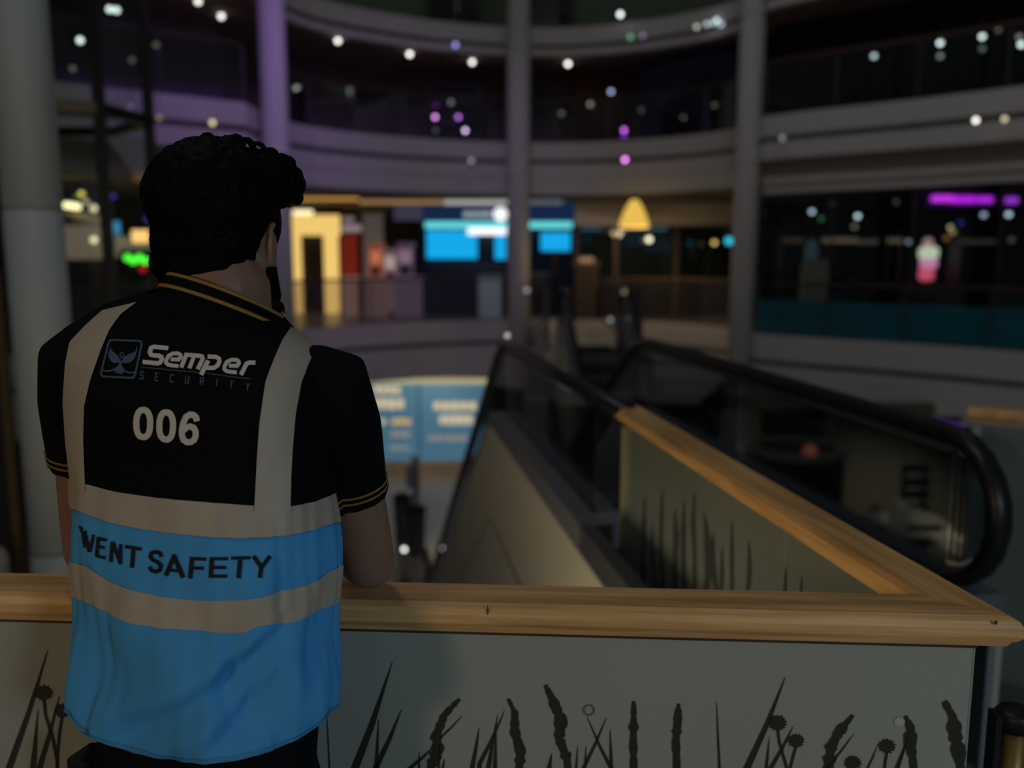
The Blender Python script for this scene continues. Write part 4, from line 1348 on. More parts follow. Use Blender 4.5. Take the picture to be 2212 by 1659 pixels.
slab('base', 235, 553, 322, bl, YL + 0.4, 0.3, mat('shelf_base', (0.04, 0.04, 0.045), 0.6), t)
# LED ticker: green line of dots over a red one
t = floor_thing('led_ticker', 320, YL - 0.7, 'black LED ticker with a green line over a red line', 'sign')
slab('case', 258, 538, 392, 596, YL - 0.65, 0.12, M_BLACK, t)
for x in (265, 380):
    slab('stand', x, 596, x + 6, yb(YL - 0.6), YL - 0.6, 0.05, M_DGREY, t)
for k in range(9):
    p = PY(276 + 12.5 * k, 560 + (3 if k % 2 else -3), YL - 0.68)
    if k == 4:
        continue
    B().sphere(p, 0.07, 10, 6).build('green_dot', glow('led_green', lin((75, 235, 55)), 2.2), t)
for k, x in enumerate((308, 352, 366, 378)):
    B().sphere(PY(x, 580, YL - 0.68), 0.065, 10, 6).build('red_dot', glow('led_red' if k else 'led_red_dim', lin((205, 38, 50)), 1.8 if k else 0.9), t)
tag(slab('amber_sign', 287, 374, 313, 392, 15.0, 0.05, glow('amber_sign', lin((95, 68, 42)), 1.0), None, 0), 'small amber light box under the purple balcony edge', 'sign')
# sloping white soffit panel left of the head
tag(B().prism([PY(232, 300, 15.2), PY(320, 292, 15.2), PY(318, 372, 15.2), PY(290, 376, 15.2)], (0, 0.1, 0)).build('soffit_panel', M_WHITE), 'sloping white soffit panel behind the lift shaft', 'panel')

# ---- right: low teal hoarding and dim shop behind glass
t = thing('teal_hoarding', (7.2, 17.4, 0), 'low teal-blue hoarding behind the right glass balustrade', 'hoarding')
rp = resample(RIGHTBAY, 1.4)
M_TEAL = mat('teal_board', (0.02, 0.40, 0.58), 0.6, noise_amt=0.08)
for a, c in zip(rp, rp[1:]):
    A = Vector(a) + (Vector(a) - CEN).normalized() * 0.45
    C2 = Vector(c) + (Vector(c) - CEN).normalized() * 0.45
    d = C2 - A
    B().box(((A.x + C2.x) / 2, (A.y + C2.y) / 2, 0.36), (d.length - 0.012, 0.04, 0.72), math.atan2(d.y, d.x)).build('board', M_TEAL, t)
# head beam and dark inner shop wall
rr = [p for p in RIGHTBAY]
ro = outs_of(rr)
tag(B().sweep([(0.35, 2.95), (0.65, 2.95), (0.65, 3.28), (0.35, 3.28)], rr, ro).build('trim_5', M_WHITE), 'white head beam over the right-hand shop glass', 'beam', kind='structure')
tag(B().sweep([(0.60, 3.28), (0.66, 3.28), (0.66, 3.62), (0.60, 3.62)], rr, ro).build('trim_6', mat('umber_recess', (0.46, 0.40, 0.37), 0.8)), 'umber recess above the white head beam', 'recess', kind='structure')
t = thing('shop_glazing', (7.5, 18.0, 0), 'tall shop glazing behind the teal hoarding', 'window')
for a, c in zip(rp, rp[1:]):
    A = Vector(a) + (Vector(a) - CEN).normalized() * 0.55
    C2 = Vector(c) + (Vector(c) - CEN).normalized() * 0.55
    d = C2 - A
    B().box(((A.x + C2.x) / 2, (A.y + C2.y) / 2, 1.5), (d.length - 0.03, 0.014, 2.92), math.atan2(d.y, d.x)).build('pane', glass('shop_pane', (0.55, 0.6, 0.62), gloss=0.05), t)
    B().box((A.x, A.y, 1.5), (0.03, 0.05, 2.95), math.atan2(d.y, d.x)).build('mullion', M_DGREY, t)


def yr(x):
    return 20.2 - (x - 1650) * 0.0055


for (x, y, c, lab) in ((1754, 457, (160, 168, 180), 'bluish-white lamp beside the dim green one in the right shop'), (1853, 467, (190, 202, 208), 'white lamp over the warm shelf in the right shop'), (2125, 464, (140, 142, 158), 'greyish lamp under the magenta neon'), (2179, 463, (178, 190, 198), 'white lamp under the end of the magenta neon'),
                       (1774, 472, (30, 68, 40), 'dim green lamp under the bluish-white one'), (1799, 441, (24, 44, 34), 'faint green lamp high in the right shop'), (1846, 489, (84, 76, 68), 'dim brown lamp under the white one'), (1963, 522, (95, 98, 98), 'grey lamp left of the glowing figure'),
                       (2054, 491, (165, 140, 100), 'amber lamp above the glowing figure'), (2058, 501, (120, 98, 68), 'dim amber lamp overlapping a brighter one'), (2044, 514, (95, 62, 24), 'orange lamp beside the glowing figure'), (2075, 482, (30, 25, 88), 'dim blue lamp right of the amber ones'), (2185, 518, (60, 54, 48), 'faint brown lamp at the right shop shelf'), (1936, 436, (44, 48, 48), 'faint grey lamp left of the magenta neon')):
    bulb(PY(x, y, yr(x) + (0.3 if x in (2058, 2044, 1846) else 0.55 if x == 2054 else 0)), c, 'shop_lamp', lab, 'lamps in the right-hand shop', 0.05, 1.6, 'up')
t = thing('neon_strip', PY(2100, 430, yr(2050)), 'magenta neon strips in the right-hand shop', 'neon sign')
for (x0, x1, y, rgb) in ((2014, 2058, 429, (225, 55, 238)), (2058, 2104, 431, (212, 38, 240)), (2113, 2142, 431, (200, 45, 225)), (2174, 2196, 433, (168, 58, 208))):
    Y = yr(2050)
    a, c = PY(x0, y, Y), PY(x1, y, Y)
    B().tube([a, c], 0.065, 10).build('tube', glow('neon_%d' % x0, lin(rgb), 2.7), t, smooth=True)
a, c = PY(2005, 422, yr(2050)), PY(2205, 440, yr(2050))
B().box(((a.x + c.x) / 2, yr(2050) + 0.12, (a.z + c.z) / 2), (c.x - a.x, 0.06, 0.3)).build('backing', mat('neon_backing', (0.06, 0.03, 0.1), 0.6), t)
for x in (2020, 2190):
    p = PY(x, 425, yr(2050))
    B().box((p.x, p.y + 0.12, (p.z + 3.1) / 2), (0.03, 0.03, 3.1 - p.z + 0.1)).build('hanger', M_DGREY, t)
YF = 18.4
t = thing('glowing_figure', (PY(2003, 600, YF).x, YF, 0), 'glowing pink and white column-shaped display', 'display')
for (y0, y1, r0, rgb, nm, dx) in ((604, 668, 0.13, (70, 50, 55), 'base', 0), (578, 606, 0.15, (245, 95, 120), 'red_drum', -3), (558, 580, 0.17, (240, 150, 190), 'pink_drum', 2), (532, 560, 0.19, (238, 236, 200), 'white_head', 2)):
    a, c = PY(2003 + dx, y0, YF), PY(2003 + dx, y1, YF)
    hz = a.z - c.z
    B().lathe([(r0 * 0.6, 0), (r0, hz * 0.15), (r0, hz * 0.8), (r0 * 0.6, hz)], c, 18).build(nm, glow('fig_' + nm, lin(rgb), 1.8) if nm != 'base' else mat('fig_base', (0.12, 0.06, 0.07), 0.5), t, smooth=True)
p = PY(2005, 524, YF)
B().sphere(p, 0.10).build('pink_top', glow('fig_top', lin((225, 165, 165)), 1.3), t, smooth=True)
for k, (x0, x1, y, rgb) in enumerate(((1692, 1735, 519, (62, 48, 36)), (1778, 1850, 519, (105, 88, 65)), (1850, 1895, 522, (72, 66, 58)), (1918, 1950, 520, (98, 82, 66)), (2075, 2150, 522, (56, 48, 40)))):
    Y = yr((x0 + x1) / 2) + 0.3 + (0.62 if k == 2 else 0)
    a, c = PY(x0, y - 5, Y), PY(x1, y + 5, Y)
    t = thing('lit_shelf', ((a.x + c.x) / 2, Y, 0), ['dim brown-lit shelf unit next to the column', 'warm-lit shelf unit, the brightest in the right shop', 'greyish-lit shelf unit in the right shop', 'short amber-lit shelf unit left of the glowing figure', 'faintly lit long shelf unit right of the glowing figure'][k], 'shelf', 'lit shelves in the right-hand shop')
    B().box(((a.x + c.x) / 2, Y, (a.z + c.z) / 2), (c.x - a.x, 0.05, 0.09)).build('light_strip', glow('shelf_lit_%d' % k, lin(rgb), 1.9), t)
    B().box(((a.x + c.x) / 2, Y + 0.25, a.z + 0.1), (c.x - a.x, 0.5, 0.05)).build('top_board', M_DGREY, t)
    for s in (a.x + 0.04, c.x - 0.04):
        B().box((s, Y + 0.25, (a.z + 0.1) / 2), (0.04, 0.5, a.z + 0.1)).build('side_board', M_DGREY, t)
    B().box(((a.x + c.x) / 2, Y + 0.25, a.z * 0.5), (c.x - a.x, 0.45, 0.04)).build('shelf_board', M_DGREY, t)
t = thing('mannequin_stand', (PY(1760, 600, 18.95).x, 18.95, 0), 'dim beige display stand with a pale blue top in the right shop', 'display stand')
a = PY(1760, 560, 18.95)
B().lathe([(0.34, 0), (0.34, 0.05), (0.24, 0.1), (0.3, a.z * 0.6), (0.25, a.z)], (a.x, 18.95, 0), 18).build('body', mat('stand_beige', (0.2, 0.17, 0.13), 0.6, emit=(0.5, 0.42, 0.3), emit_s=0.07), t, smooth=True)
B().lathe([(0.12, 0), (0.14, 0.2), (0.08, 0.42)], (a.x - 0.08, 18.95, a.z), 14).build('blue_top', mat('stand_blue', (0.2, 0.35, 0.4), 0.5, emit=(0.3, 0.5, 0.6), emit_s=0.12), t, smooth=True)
# inner dark wall of that shop
rw = [p for p in RIGHTBAY]
tag(B().sweep([(4.4, 0), (4.5, 0), (4.5, 3.1), (4.4, 3.1)], rw, ro).build('wall_right', mat('navy_shop_wall', (0.02, 0.024, 0.04), 0.7, noise_amt=0.4, noise_scale=0.8)), 'dark navy inner wall of the right-hand shop', 'wall', kind='structure')

# ================================================================== lower hall
YP = 24.6
t = floor_thing('blue_billboard', 925, YP, 'blue billboard with light put into its colour and cream lettering in the lower hall', 'billboard', z=Z0)
M_BB = mat('billboard_blue', (0.10, 0.25, 0.38), 0.5, emit=lin((88, 138, 168)), emit_s=0.42)  # header light falling on the board is put into its glow
for x0, x1 in ((690, 905), (905, 1060)):
    slab('panel', x0 + 0.5, 829, x1 - 0.5, 996, YP, 0.08, M_BB, t, 0.004)
slab('header_light', 690, 817, 1060, 829, YP - 0.05, 0.1, glow('header_light', lin((190, 180, 140)), 0.85), t, 0)
slab('skirting', 690, 996, 1060, yb(YP, Z0), YP, 0.1, mat('cream_skirting', (0.7, 0.56, 0.36), 0.6), t)
slab('header_box', 690, 808, 1060, 818, YP - 0.06, 0.2, M_DARKBROWN, t)
M_LET = glow('billboard_letters', lin((225, 205, 165)), 0.85)
M_LET2 = glow('billboard_letters_dim', lin((165, 155, 140)), 0.7)


def marks(x0, x1, y0, y1, n, m):
    """row of lettering too blurred to read: one soft block per letter"""
    for k in range(n):
        wd = (x1 - x0) / n
        slab('letter_mark', x0 + wd * k + wd * 0.1, y0 + random.uniform(0, 2), x0 + wd * (k + 0.9), y1 - random.uniform(0, 2), YP - 0.03, 0.02, m, t, 0)


marks(806, 866, 833, 852, 4, M_LET); marks(800, 874, 860, 884, 4, M_LET)
marks(935, 1030, 867, 887, 5, M_LET); marks(948, 1022, 896, 917, 5, M_LET)
marks(820, 834, 905, 917, 1, M_LET); marks(845, 888, 904, 918, 3, glow('billboard_amber', lin((225, 180, 105)), 0.85))
marks(842, 886, 932, 945, 3, M_LET2); marks(842, 886, 963, 973, 3, M_LET2); marks(925, 1010, 941, 953, 6, M_LET2)
# a slim grey totem, two dark bins
p = PY(897, 1020, 21.0)
t = thing('totem', (p.x, 21.0, Z0), 'slim blue-grey totem in front of the blue billboard', 'totem')
B().box((p.x, 21.0, (PY(897, 985, 21.0).z + Z0) / 2), (0.16, 0.12, PY(897, 985, 21.0).z - Z0)).build('pillar', mat('totem_grey', (0.25, 0.26, 0.30), 0.5), t, bevel=0.02)
B().box((p.x - 0.06, 21.0, PY(890, 1030, 21).z), (0.34, 0.06, 0.55)).build('plate', mat('totem_plate', (0.28, 0.28, 0.32), 0.5), t, bevel=0.01)
B().box((p.x, 21.0, Z0 + 0.02), (0.5, 0.4, 0.04)).build('foot', M_DGREY, t)
for (x, yt, lab) in ((868, 1048, 'dark litter bin left of the slim totem'), (898, 1082, 'dark litter bin in front of the slim totem')):
    Y = 18.5 if x < 880 else 17.6
    p = PY(x, yt, Y)
    t = thing('litter_bin', (p.x, Y, Z0), lab, 'bin', 'litter bins in the lower hall')
    B().lathe([(0.16, Z0), (0.2, Z0 + 0.9), (0.21, Z0 + 0.92)], (p.x, Y, 0), 18).build('body', M_DGREY, t, smooth=False)
    B().lathe([(0.215, Z0 + 0.92), (0.2, Z0 + 1.0), (0.1, Z0 + 1.08), (0.0, Z0 + 1.1)], (p.x, Y, 0), 18).build('lid', M_BLACK, t, smooth=True)
p = PY(945, 1055, 20.0)

# shop windows of the lower hall, right side
YQ = 18.9
bq = yb(YQ, Z0)
t = thing('lower_shopfront', (PY(1490, 900, YQ).x, YQ, Z0), 'dark lower shopfront under a cream header with red and yellow dots', 'shopfront')
slab('header', 1425, 812, 1552, 852, YQ, 0.2, mat('cream_header', (0.45, 0.42, 0.32), 0.6), t)
for (x, y, c) in ((1445, 826, (0.35, 0.25, 0.05)), (1476, 824, (0.12, 0.10, 0.16)), (1500, 846, (0.4, 0.28, 0.05)), (1519, 833, (0.30, 0.05, 0.05)), (1550, 836, (0.35, 0.06, 0.06)), (1462, 840, (0.35, 0.33, 0.1))):
    p = PY(x, y, YQ - 0.03)
    B().lathe([(0.0, -0.02), (0.075, -0.02), (0.075, 0.02), (0, 0.02)], p, 14, axis=(0, 1, 0)).build('header_dot', mat('dot_%d' % x, c, 0.5), t)
slab('window_pane', 1425, 852, 1552, bq - 6, YQ + 0.05, 0.02, glass('lower_pane', (0.12, 0.12, 0.13), film=0.3, film_color=(0.012, 0.011, 0.012), gloss=0.04), t, 0)
slab('mullion', 1422, 812, 1428, bq, YQ - 0.02, 0.1, M_DGREY, t)
slab('stall_riser', 1425, bq - 30, 1552, bq, YQ, 0.1, M_DARK, t)
YQ2 = 17.6
bq2 = yb(YQ2, Z0)
t = thing('lower_shopfront', (PY(1715, 920, YQ2).x, YQ2, Z0), 'dark lower shop window in a cream frame', 'shopfront')
M_CF = mat('cream_frame', (0.42, 0.38, 0.24), 0.6)
slab('header', 1618, 846, 1800, 884, YQ2, 0.15, M_CF, t)
slab('jamb', 1782, 884, 1808, bq2, YQ2, 0.15, M_CF, t)
slab('jamb', 1618, 884, 1630, bq2, YQ2, 0.15, M_CF, t)
slab('window_pane', 1630, 884, 1782, bq2 - 30, YQ2 + 0.05, 0.02, glass('lower_pane', (0.12, 0.12, 0.13)), t, 0)
slab('stall_riser', 1630, bq2 - 30, 1782, bq2, YQ2, 0.1, M_DARK, t)
tag(B().lathe([(0.30, Z0), (0.30, -1.4)], (PY(1588, 900, 17.2).x, 17.2, 0), 28).build('column_lower', mat('lavender_plaster', (0.42, 0.42, 0.47), 0.6, noise_amt=0.04)), 'lavender-grey column between the lower shopfronts', 'column')
for q in bpy.data.objects['column_lower'].data.polygons:
    q.use_smooth = len(q.vertices) == 4
YR = 16.2
tag(slab('brown_partition', 1812, 872, 2200, yb(YR, Z0), YR, 0.15, mat('olive_wall', (0.14, 0.13, 0.095), 0.7, noise_amt=0.15, noise_scale=1.5)), 'olive-brown partition wall of the lower hall', 'partition')
# round black kiosk with a pale counter
YK = 14.6
p = PY(1716, 962, YK)
t = thing('round_kiosk', (p.x, YK, Z0), 'round black kiosk with a pale rim and an orange lamp', 'kiosk')
rk = 105 * YK / F
B().lathe([(rk * 0.96, Z0), (rk * 0.96, Z0 + 0.15), (rk, Z0 + 0.2), (rk, p.z - 0.12)], (p.x, YK, 0), 36).build('drum', mat('kiosk_black', (0.008, 0.011, 0.012), 0.35), t)
B().lathe([(rk * 0.9, p.z - 0.12), (rk * 1.03, p.z - 0.12), (rk * 1.03, p.z), (rk * 0.85, p.z), (rk * 0.85, p.z - 0.12)], (p.x, YK, 0), 36).build('rim', mat('kiosk_rim', (0.55, 0.52, 0.42), 0.5), t)
B().lathe([(0, p.z - 0.06), (rk * 0.9, p.z - 0.06), (rk * 0.9, p.z - 0.1), (0, p.z - 0.1)], (p.x, YK, 0), 36).build('top_plate', M_DGREY, t)
B().lathe([(0.09, 0), (0.10, 0.02), (0.1, 0.13), (0.06, 0.16), (0, 0.165)], (p.x, YK - rk * 0.9, p.z), 16).build('orange_lamp', mat('orange_lamp', (0.6, 0.2, 0.1), 0.5, emit=lin((200, 105, 85)), emit_s=0.6), t, smooth=True)
# navy slatted rack and white toy plane ride with navy stripes
YT = 11.5
t = thing('slatted_rack', (PY(1975, 1050, YT).x, YT, Z0), 'navy slatted rack behind the white toy plane', 'rack')
for k, y in enumerate((1012, 1042, 1068, 1098)):
    a = PY(1978, y, YT)
    B().box(a, (0.32, 0.12, 0.075), 0, 0).build('slat', mat('navy_slat', (0.006, 0.006, 0.05), 0.5), t)
for x in (1955, 2000):
    a = PY(x, 1005, YT)
    B().box((a.x, YT + 0.05, (a.z + Z0) / 2), (0.05, 0.05, a.z - Z0)).build('upright', M_DGREY, t)
YT2 = 10.4
a = PY(1990, 1140, YT2)
t = thing('toy_plane', (a.x, YT2, Z0), 'white toy plane ride with navy stripes on a dark stand', 'toy plane')
M_TW = mat('toy_white', (0.72, 0.66, 0.52), 0.4, emit=(0.7, 0.62, 0.45), emit_s=0.045)  # faint glow in the white stands for lamp light falling on it
M_TN = mat('toy_navy', (0.01, 0.01, 0.06), 0.4)
ax = Vector((1, 0, -0.36)).normalized()
B().lathe([(0.02, -0.38), (0.16, -0.34), (0.20, -0.2), (0.21, 0.0), (0.19, 0.18), (0.13, 0.33), (0.05, 0.40), (0.0, 0.41)], a, 20, axis=ax).build('fuselage', M_TW, t, smooth=True)
B().sphere(a + ax * 0.44, (0.075, 0.075, 0.075)).build('nose_cone', M_TW, t, smooth=True)
B().prism([a + Vector((-0.02, -0.5, -0.08)), a + Vector((0.22, -0.5, -0.16)), a + Vector((0.24, 0.5, -0.16)), a + Vector((-0.02, 0.5, -0.08))], (0.0, 0, 0.05)).build('wing', M_TW, t)
B().prism([a + ax * -0.34 + Vector((0, -0.02, 0.1)), a + ax * -0.16 + Vector((0, -0.02, 0.15)), a + ax * -0.34 + Vector((-0.05, -0.02, 0.34))], (0, 0.04, 0)).build('tail_fin', M_TW, t)
for s_ in (-0.12, 0.05):
    for dz in (0.07, -0.10):
        pass
for off in (0.06, -0.12):
    q = a + Vector((-0.06, -0.215 + abs(off) * 0.2, off))
    B().box(q, (0.42, 0.03, 0.07)).build('stripe', M_TN, t)
    o = t.children[-1]
B().lathe([(0.24, Z0), (0.24, Z0 + 0.1), (0.12, Z0 + 0.2), (0.10, a.z - 0.15)], (a.x, YT2, 0), 18).build('stand', M_DGREY, t)
b = PY(1890, 1115, YT2)
t = thing('toy_moon', (b.x, YT2, Z0), 'pale round toy car ride beside the white toy plane', 'toy car')
B().sphere(b, (0.13, 0.2, 0.10), 16, 10).build('body', M_TW, t, smooth=True)
B().sphere(b + Vector((0, 0, 0.06)), (0.10, 0.12, 0.09), 14, 8).build('cabin', mat('toy_cream', (0.4, 0.36, 0.26), 0.4), t, smooth=True)
B().lathe([(0.2, Z0), (0.2, Z0 + 0.1), (0.08, Z0 + 0.2), (0.07, b.z - 0.05)], (b.x, YT2, 0), 16).build('stand', M_DGREY, t)
for y_ in (-0.18, 0.18):
    B().lathe([(0.0, -0.02), (0.05, -0.02), (0.05, 0.02), (0, 0.02)], b + Vector((0.02, y_, -0.1)), 12, axis=(0, 1, 0)).build('wheel', M_BLACK, t)
# purple glow strip on the lower ceiling edge
t = thing('purple_strip', PY(2020, 908, 13.0), 'purple light strip under the right-hand balcony edge', 'light strip')
a, c = PY(1962, 902, 13.0), PY(2080, 922, 13.0)
B().tube([a, c], 0.04, 8).build('tube', glow('purple_tube', lin((62, 35, 100)), 1.0), t)
B().box((a + c) / 2 + Vector((0, 0.06, 0.03)), ((c - a).length, 0.04, 0.1)).build('carrier', M_DGREY, t)

# ================================================================== the man leaning on the rail
ROOT = thing('person', (-0.42, 1.22, 0.0), 'man from behind leaning on the oak rail in a blue and black safety vest', 'person')
PHI = math.radians(18)           # the trunk is turned a little to the right
TILT_TAB = [(0.9, 0.0), (1.15, 0.035), (1.3, 0.05), (1.44, 0.08), (1.52, 0.14), (1.58, 0.22), (1.7, 0.22)]
#        row   left right depth  half-depth
TROWS = [(1900, 178, 700, 1.20, .122), (1760, 172, 706, 1.215, .128), (1655, 188, 712, 1.215, .124), (1560, 174, 720, 1.217, .124), (1450, 166, 727, 1.219, .124), (1300, 166, 727, 1.222, .122),
         (1150, 164, 724, 1.232, .120), (1050, 159, 718, 1.25, .120), (950, 148, 712, 1.27, .124), (850, 141, 706, 1.28, .124),
         (790, 136, 702, 1.29, .119), (750, 152, 700, 1.30, .110), (722, 182, 690, 1.305, .100), (698, 225, 662, 1.31, .090),
         (674, 285, 625, 1.315, .080), (652, 345, 598, 1.325, .070), (630, 385, 580, 1.335, .062)]
TT = []
for (y, l, r, Y, hb) in TROWS:
    a, c = PY(l, y, Y), PY(r, y, Y)
    half = (c.x - a.x) / 2
    aa = math.sqrt(max(1e-4, half * half - (hb * math.sin(PHI)) ** 2)) / math.cos(PHI)
    TT.append((a.z, (a.x + c.x) / 2, Y, aa, hb))
TT.sort()


def trow(z):
    return [lerp_tab([(q[0], q[i]) for q in TT], z) for i in (1, 2, 3, 4)]


def torso(u, z, off=0.0, fold=0.0):
    """u: 0 = the man's right, pi/2 = front, pi = left, 3pi/2 = back"""
    cx, cy, a, b_ = trow(z)
    e = 2 / 2.35
    cu, su = math.cos(u), math.sin(u)
    lx = math.copysign(abs(cu) ** e, cu) * (a + off)
    ly = math.copysign(abs(su) ** e, su) * (b_ + off)
    if fold:
        # cloth folds: a few slack diagonals over the small of the back, gathers at the sides
        t = min(1, max(0, (1.42 - z) / 0.25))
        q = noise.noise(Vector((u * 1.6 + z * 5.0, z * 7.0 - u * 1.1, 3.1))) * 0.010
        q += noise.noise(Vector((u * 4.2 - z * 9.0, z * 6.0 + u * 2.0, 9.7))) * 0.005
        q += 0.005 * math.sin(u * 5 + z * 26) * t * t * (0.5 + 0.5 * noise.noise(Vector((u, z * 3, 1.0))))
        q += noise.noise(Vector((u * 9.0, z * 2.5, 5.0))) * 0.004
        for dz, am in ((0.0, 0.0048), (-0.075, 0.0032)):      # slack diagonals dragged up towards the right elbow
            dd_ = z - (1.06 + dz + (u - 4.71) * 0.135)
            wn = max(0.0, 1 - ((u - 5.05) / 0.85) ** 2)
            q += wn * am * (math.exp(-(dd_ / 0.016) ** 2) - math.exp(-((dd_ + 0.034) / 0.018) ** 2))
        k = 1 + q * fold * t / max(0.1, math.hypot(lx, ly))
        lx *= k; ly *= k
    tl = lerp_tab(TILT_TAB, z)
    x = lx * math.cos(PHI) + ly * math.sin(PHI)
    y = -lx * math.sin(PHI) + ly * math.cos(PHI)
    return Vector((cx + x, cy + y, z - tl * lx))


# materials
M_SKIN = mat('skin', (0.29, 0.155, 0.105), 0.5, spec=0.3, noise_amt=0.1, noise_scale=40, bump=0.1, bump_scale=300)
M_POLO = mat('black_polo', (0.0045, 0.0045, 0.006), 0.9, spec=0.12, bump=0.3, bump_scale=700)
M_VBLACK = mat('vest_black', (0.0042, 0.0042, 0.0045), 0.9, spec=0.10, bump=0.25, bump_scale=500)
M_VBLUE = mat('vest_blue', (0.075, 0.36, 0.74), 0.75, spec=0.2, noise_amt=0.05, noise_scale=30, bump=0.35, bump_scale=900)
M_TAPE = mat('reflective_tape', (0.43, 0.36, 0.28), 0.5, spec=0.4, noise_amt=0.08, noise_scale=35, bump=0.15, bump_scale=400)
M_SEAM = mat('tape_piping', (0.5, 0.46, 0.42), 0.6)
M_GOLD = mat('gold_thread', (0.36, 0.20, 0.035), 0.8, bump=0.4, bump_scale=900)
M_HAIR = mat('black_hair', (0.0025, 0.0023, 0.0026), 0.6, spec=0.06)
M_TROUSERS = mat('black_trousers', (0.006, 0.006, 0.008), 0.9, spec=0.1)
M_WHITEPRINT = mat('print_white', (0.62, 0.56, 0.50), 0.7)
M_BLUEPRINT = mat('print_blue', (0.060, 0.105, 0.175), 0.7)
M_BLACKPRINT = mat('print_black', (0.006, 0.007, 0.007), 0.8)


def remeshed(b, name, material, parent, voxel=0.006, smooth=6):
    me = bpy.data.meshes.new('tmp')
    me.from_pydata([tuple(v) for v in b.v], [], b.f)
    bm = bmesh.new(); bm.from_mesh(me)
    bmesh.ops.recalc_face_normals(bm, faces=bm.faces)
    bm.to_mesh(me); bm.free()
    o = bpy.data.objects.new('tmp', me)
    COL.objects.link(o)
    md = o.modifiers.new('r', 'REMESH'); md.mode = 'VOXEL'; md.voxel_size = voxel
    if smooth:
        ms = o.modifiers.new('s', 'SMOOTH'); ms.iterations = smooth; ms.factor = 0.5
    dg = bpy.context.evaluated_depsgraph_get()
    ev = o.evaluated_get(dg)
    m2 = bpy.data.meshes.new_from_object(ev)
    base = Vector(parent.location)
    p = parent.parent
    while p is not None:
        base += Vector(p.location); p = p.parent
    m2.transform(Matrix.Translation(-base))
    for q in m2.polygons:
        q.use_smooth = True
    m2.materials.clear(); m2.materials.append(material)
    bpy.data.objects.remove(o)
    m2.name = name
    r = bpy.data.objects.new(name, m2)
    COL.objects.link(r)
    r.parent = parent
    return r


# ---- joints
HEAD = PY(480, 508, 1.375)
HY = math.radians(-15)
HR = Matrix.Rotation(HY, 3, 'Z') @ Matrix.Rotation(math.radians(-4), 3, 'X')


def hp(x, y, z):
    return HEAD + HR @ Vector((x, y, z))


SHR = PY(720, 836, 1.290); ELR = PY(797, 1216, 1.372)
SHL = PY(174, 788, 1.365); ELL = PY(196, 1190, 1.430)
ELR.z = max(ELR.z, 1.137)
ELL.z = max(ELL.z, 1.137)
HANDR = Vector((-0.30, 1.50, 1.150)); HANDL = Vector((-0.40, 1.53, 1.150))

body = B()
# trunk under the shirt (inside the clothes)
rows = [0.95 + 0.04 * i for i in range(16)]
N = 32
vs = []
for z in rows:
    vs += [torso(2 * PI * k / N, z, -0.034) for k in range(N)]
fs = [(i * N + k, i * N + (k + 1) % N, (i + 1) * N + (k + 1) % N, (i + 1) * N + k) for i in range(len(rows) - 1) for k in range(N)]
fs += [tuple(reversed(range(N))), tuple(range((len(rows) - 1) * N, len(rows) * N))]
body.add(vs, fs)
# neck and head
nb = torso(1.5 * PI, TT[-1][0]) * 0.5 + torso(0.5 * PI, TT[-1][0]) * 0.5
body.limb([nb + Vector((0, -0.01, -0.06)), nb + Vector((0.0, 0.0, 0.0)), hp(0, -0.03, -0.05)], [0.074, 0.072, 0.068])
body.sphere(hp(0, -0.012, 0.035), (0.076, 0.094, 0.092), 20, 14, HR)
body.sphere(hp(0, 0.042, -0.035), (0.062, 0.060, 0.082), 18, 12, HR)
body.sphere(hp(0, 0.060, -0.095), (0.046, 0.042, 0.032), 16, 10, HR)
body.limb([hp(0, 0.098, 0.005), hp(0, 0.108, -0.02), hp(0, 0.118, -0.038)], [0.008, 0.011, 0.014], 10)
body.sphere(hp(0, 0.098, -0.072), (0.024, 0.012, 0.008), 12, 8, HR)
body.sphere(hp(0, 0.088, 0.02), (0.05, 0.018, 0.012), 12, 8, HR)
for s in (-1, 1):
    ER = HR @ Matrix.Rotation(s * math.radians(-22), 3, 'Z')
    body.sphere(hp(s * 0.080, -0.004, -0.018), (0.008, 0.020, 0.033), 14, 10, ER)
    body.tube([hp(s * 0.083, 0.012, -0.045), hp(s * 0.091, -0.010, -0.042), hp(s * 0.095, -0.020, -0.015), hp(s * 0.092, -0.012, 0.012), hp(s * 0.084, 0.008, 0.018)], 0.0055, 8)
# arms
def arm(S, Eb, Hd):
    m1 = S.lerp(Eb, 0.5)
    dirf = (Hd - Eb)
    wr = Eb + dirf * 0.86
    body.limb([S, S.lerp(Eb, 0.3), m1, S.lerp(Eb, 0.8), Eb], [0.048, 0.048, 0.046, 0.045, 0.042], 18)
    body.limb([Eb, Eb + dirf * 0.22, Eb + dirf * 0.5, wr], [0.040, 0.043, 0.037, 0.027], 16)
    return wr


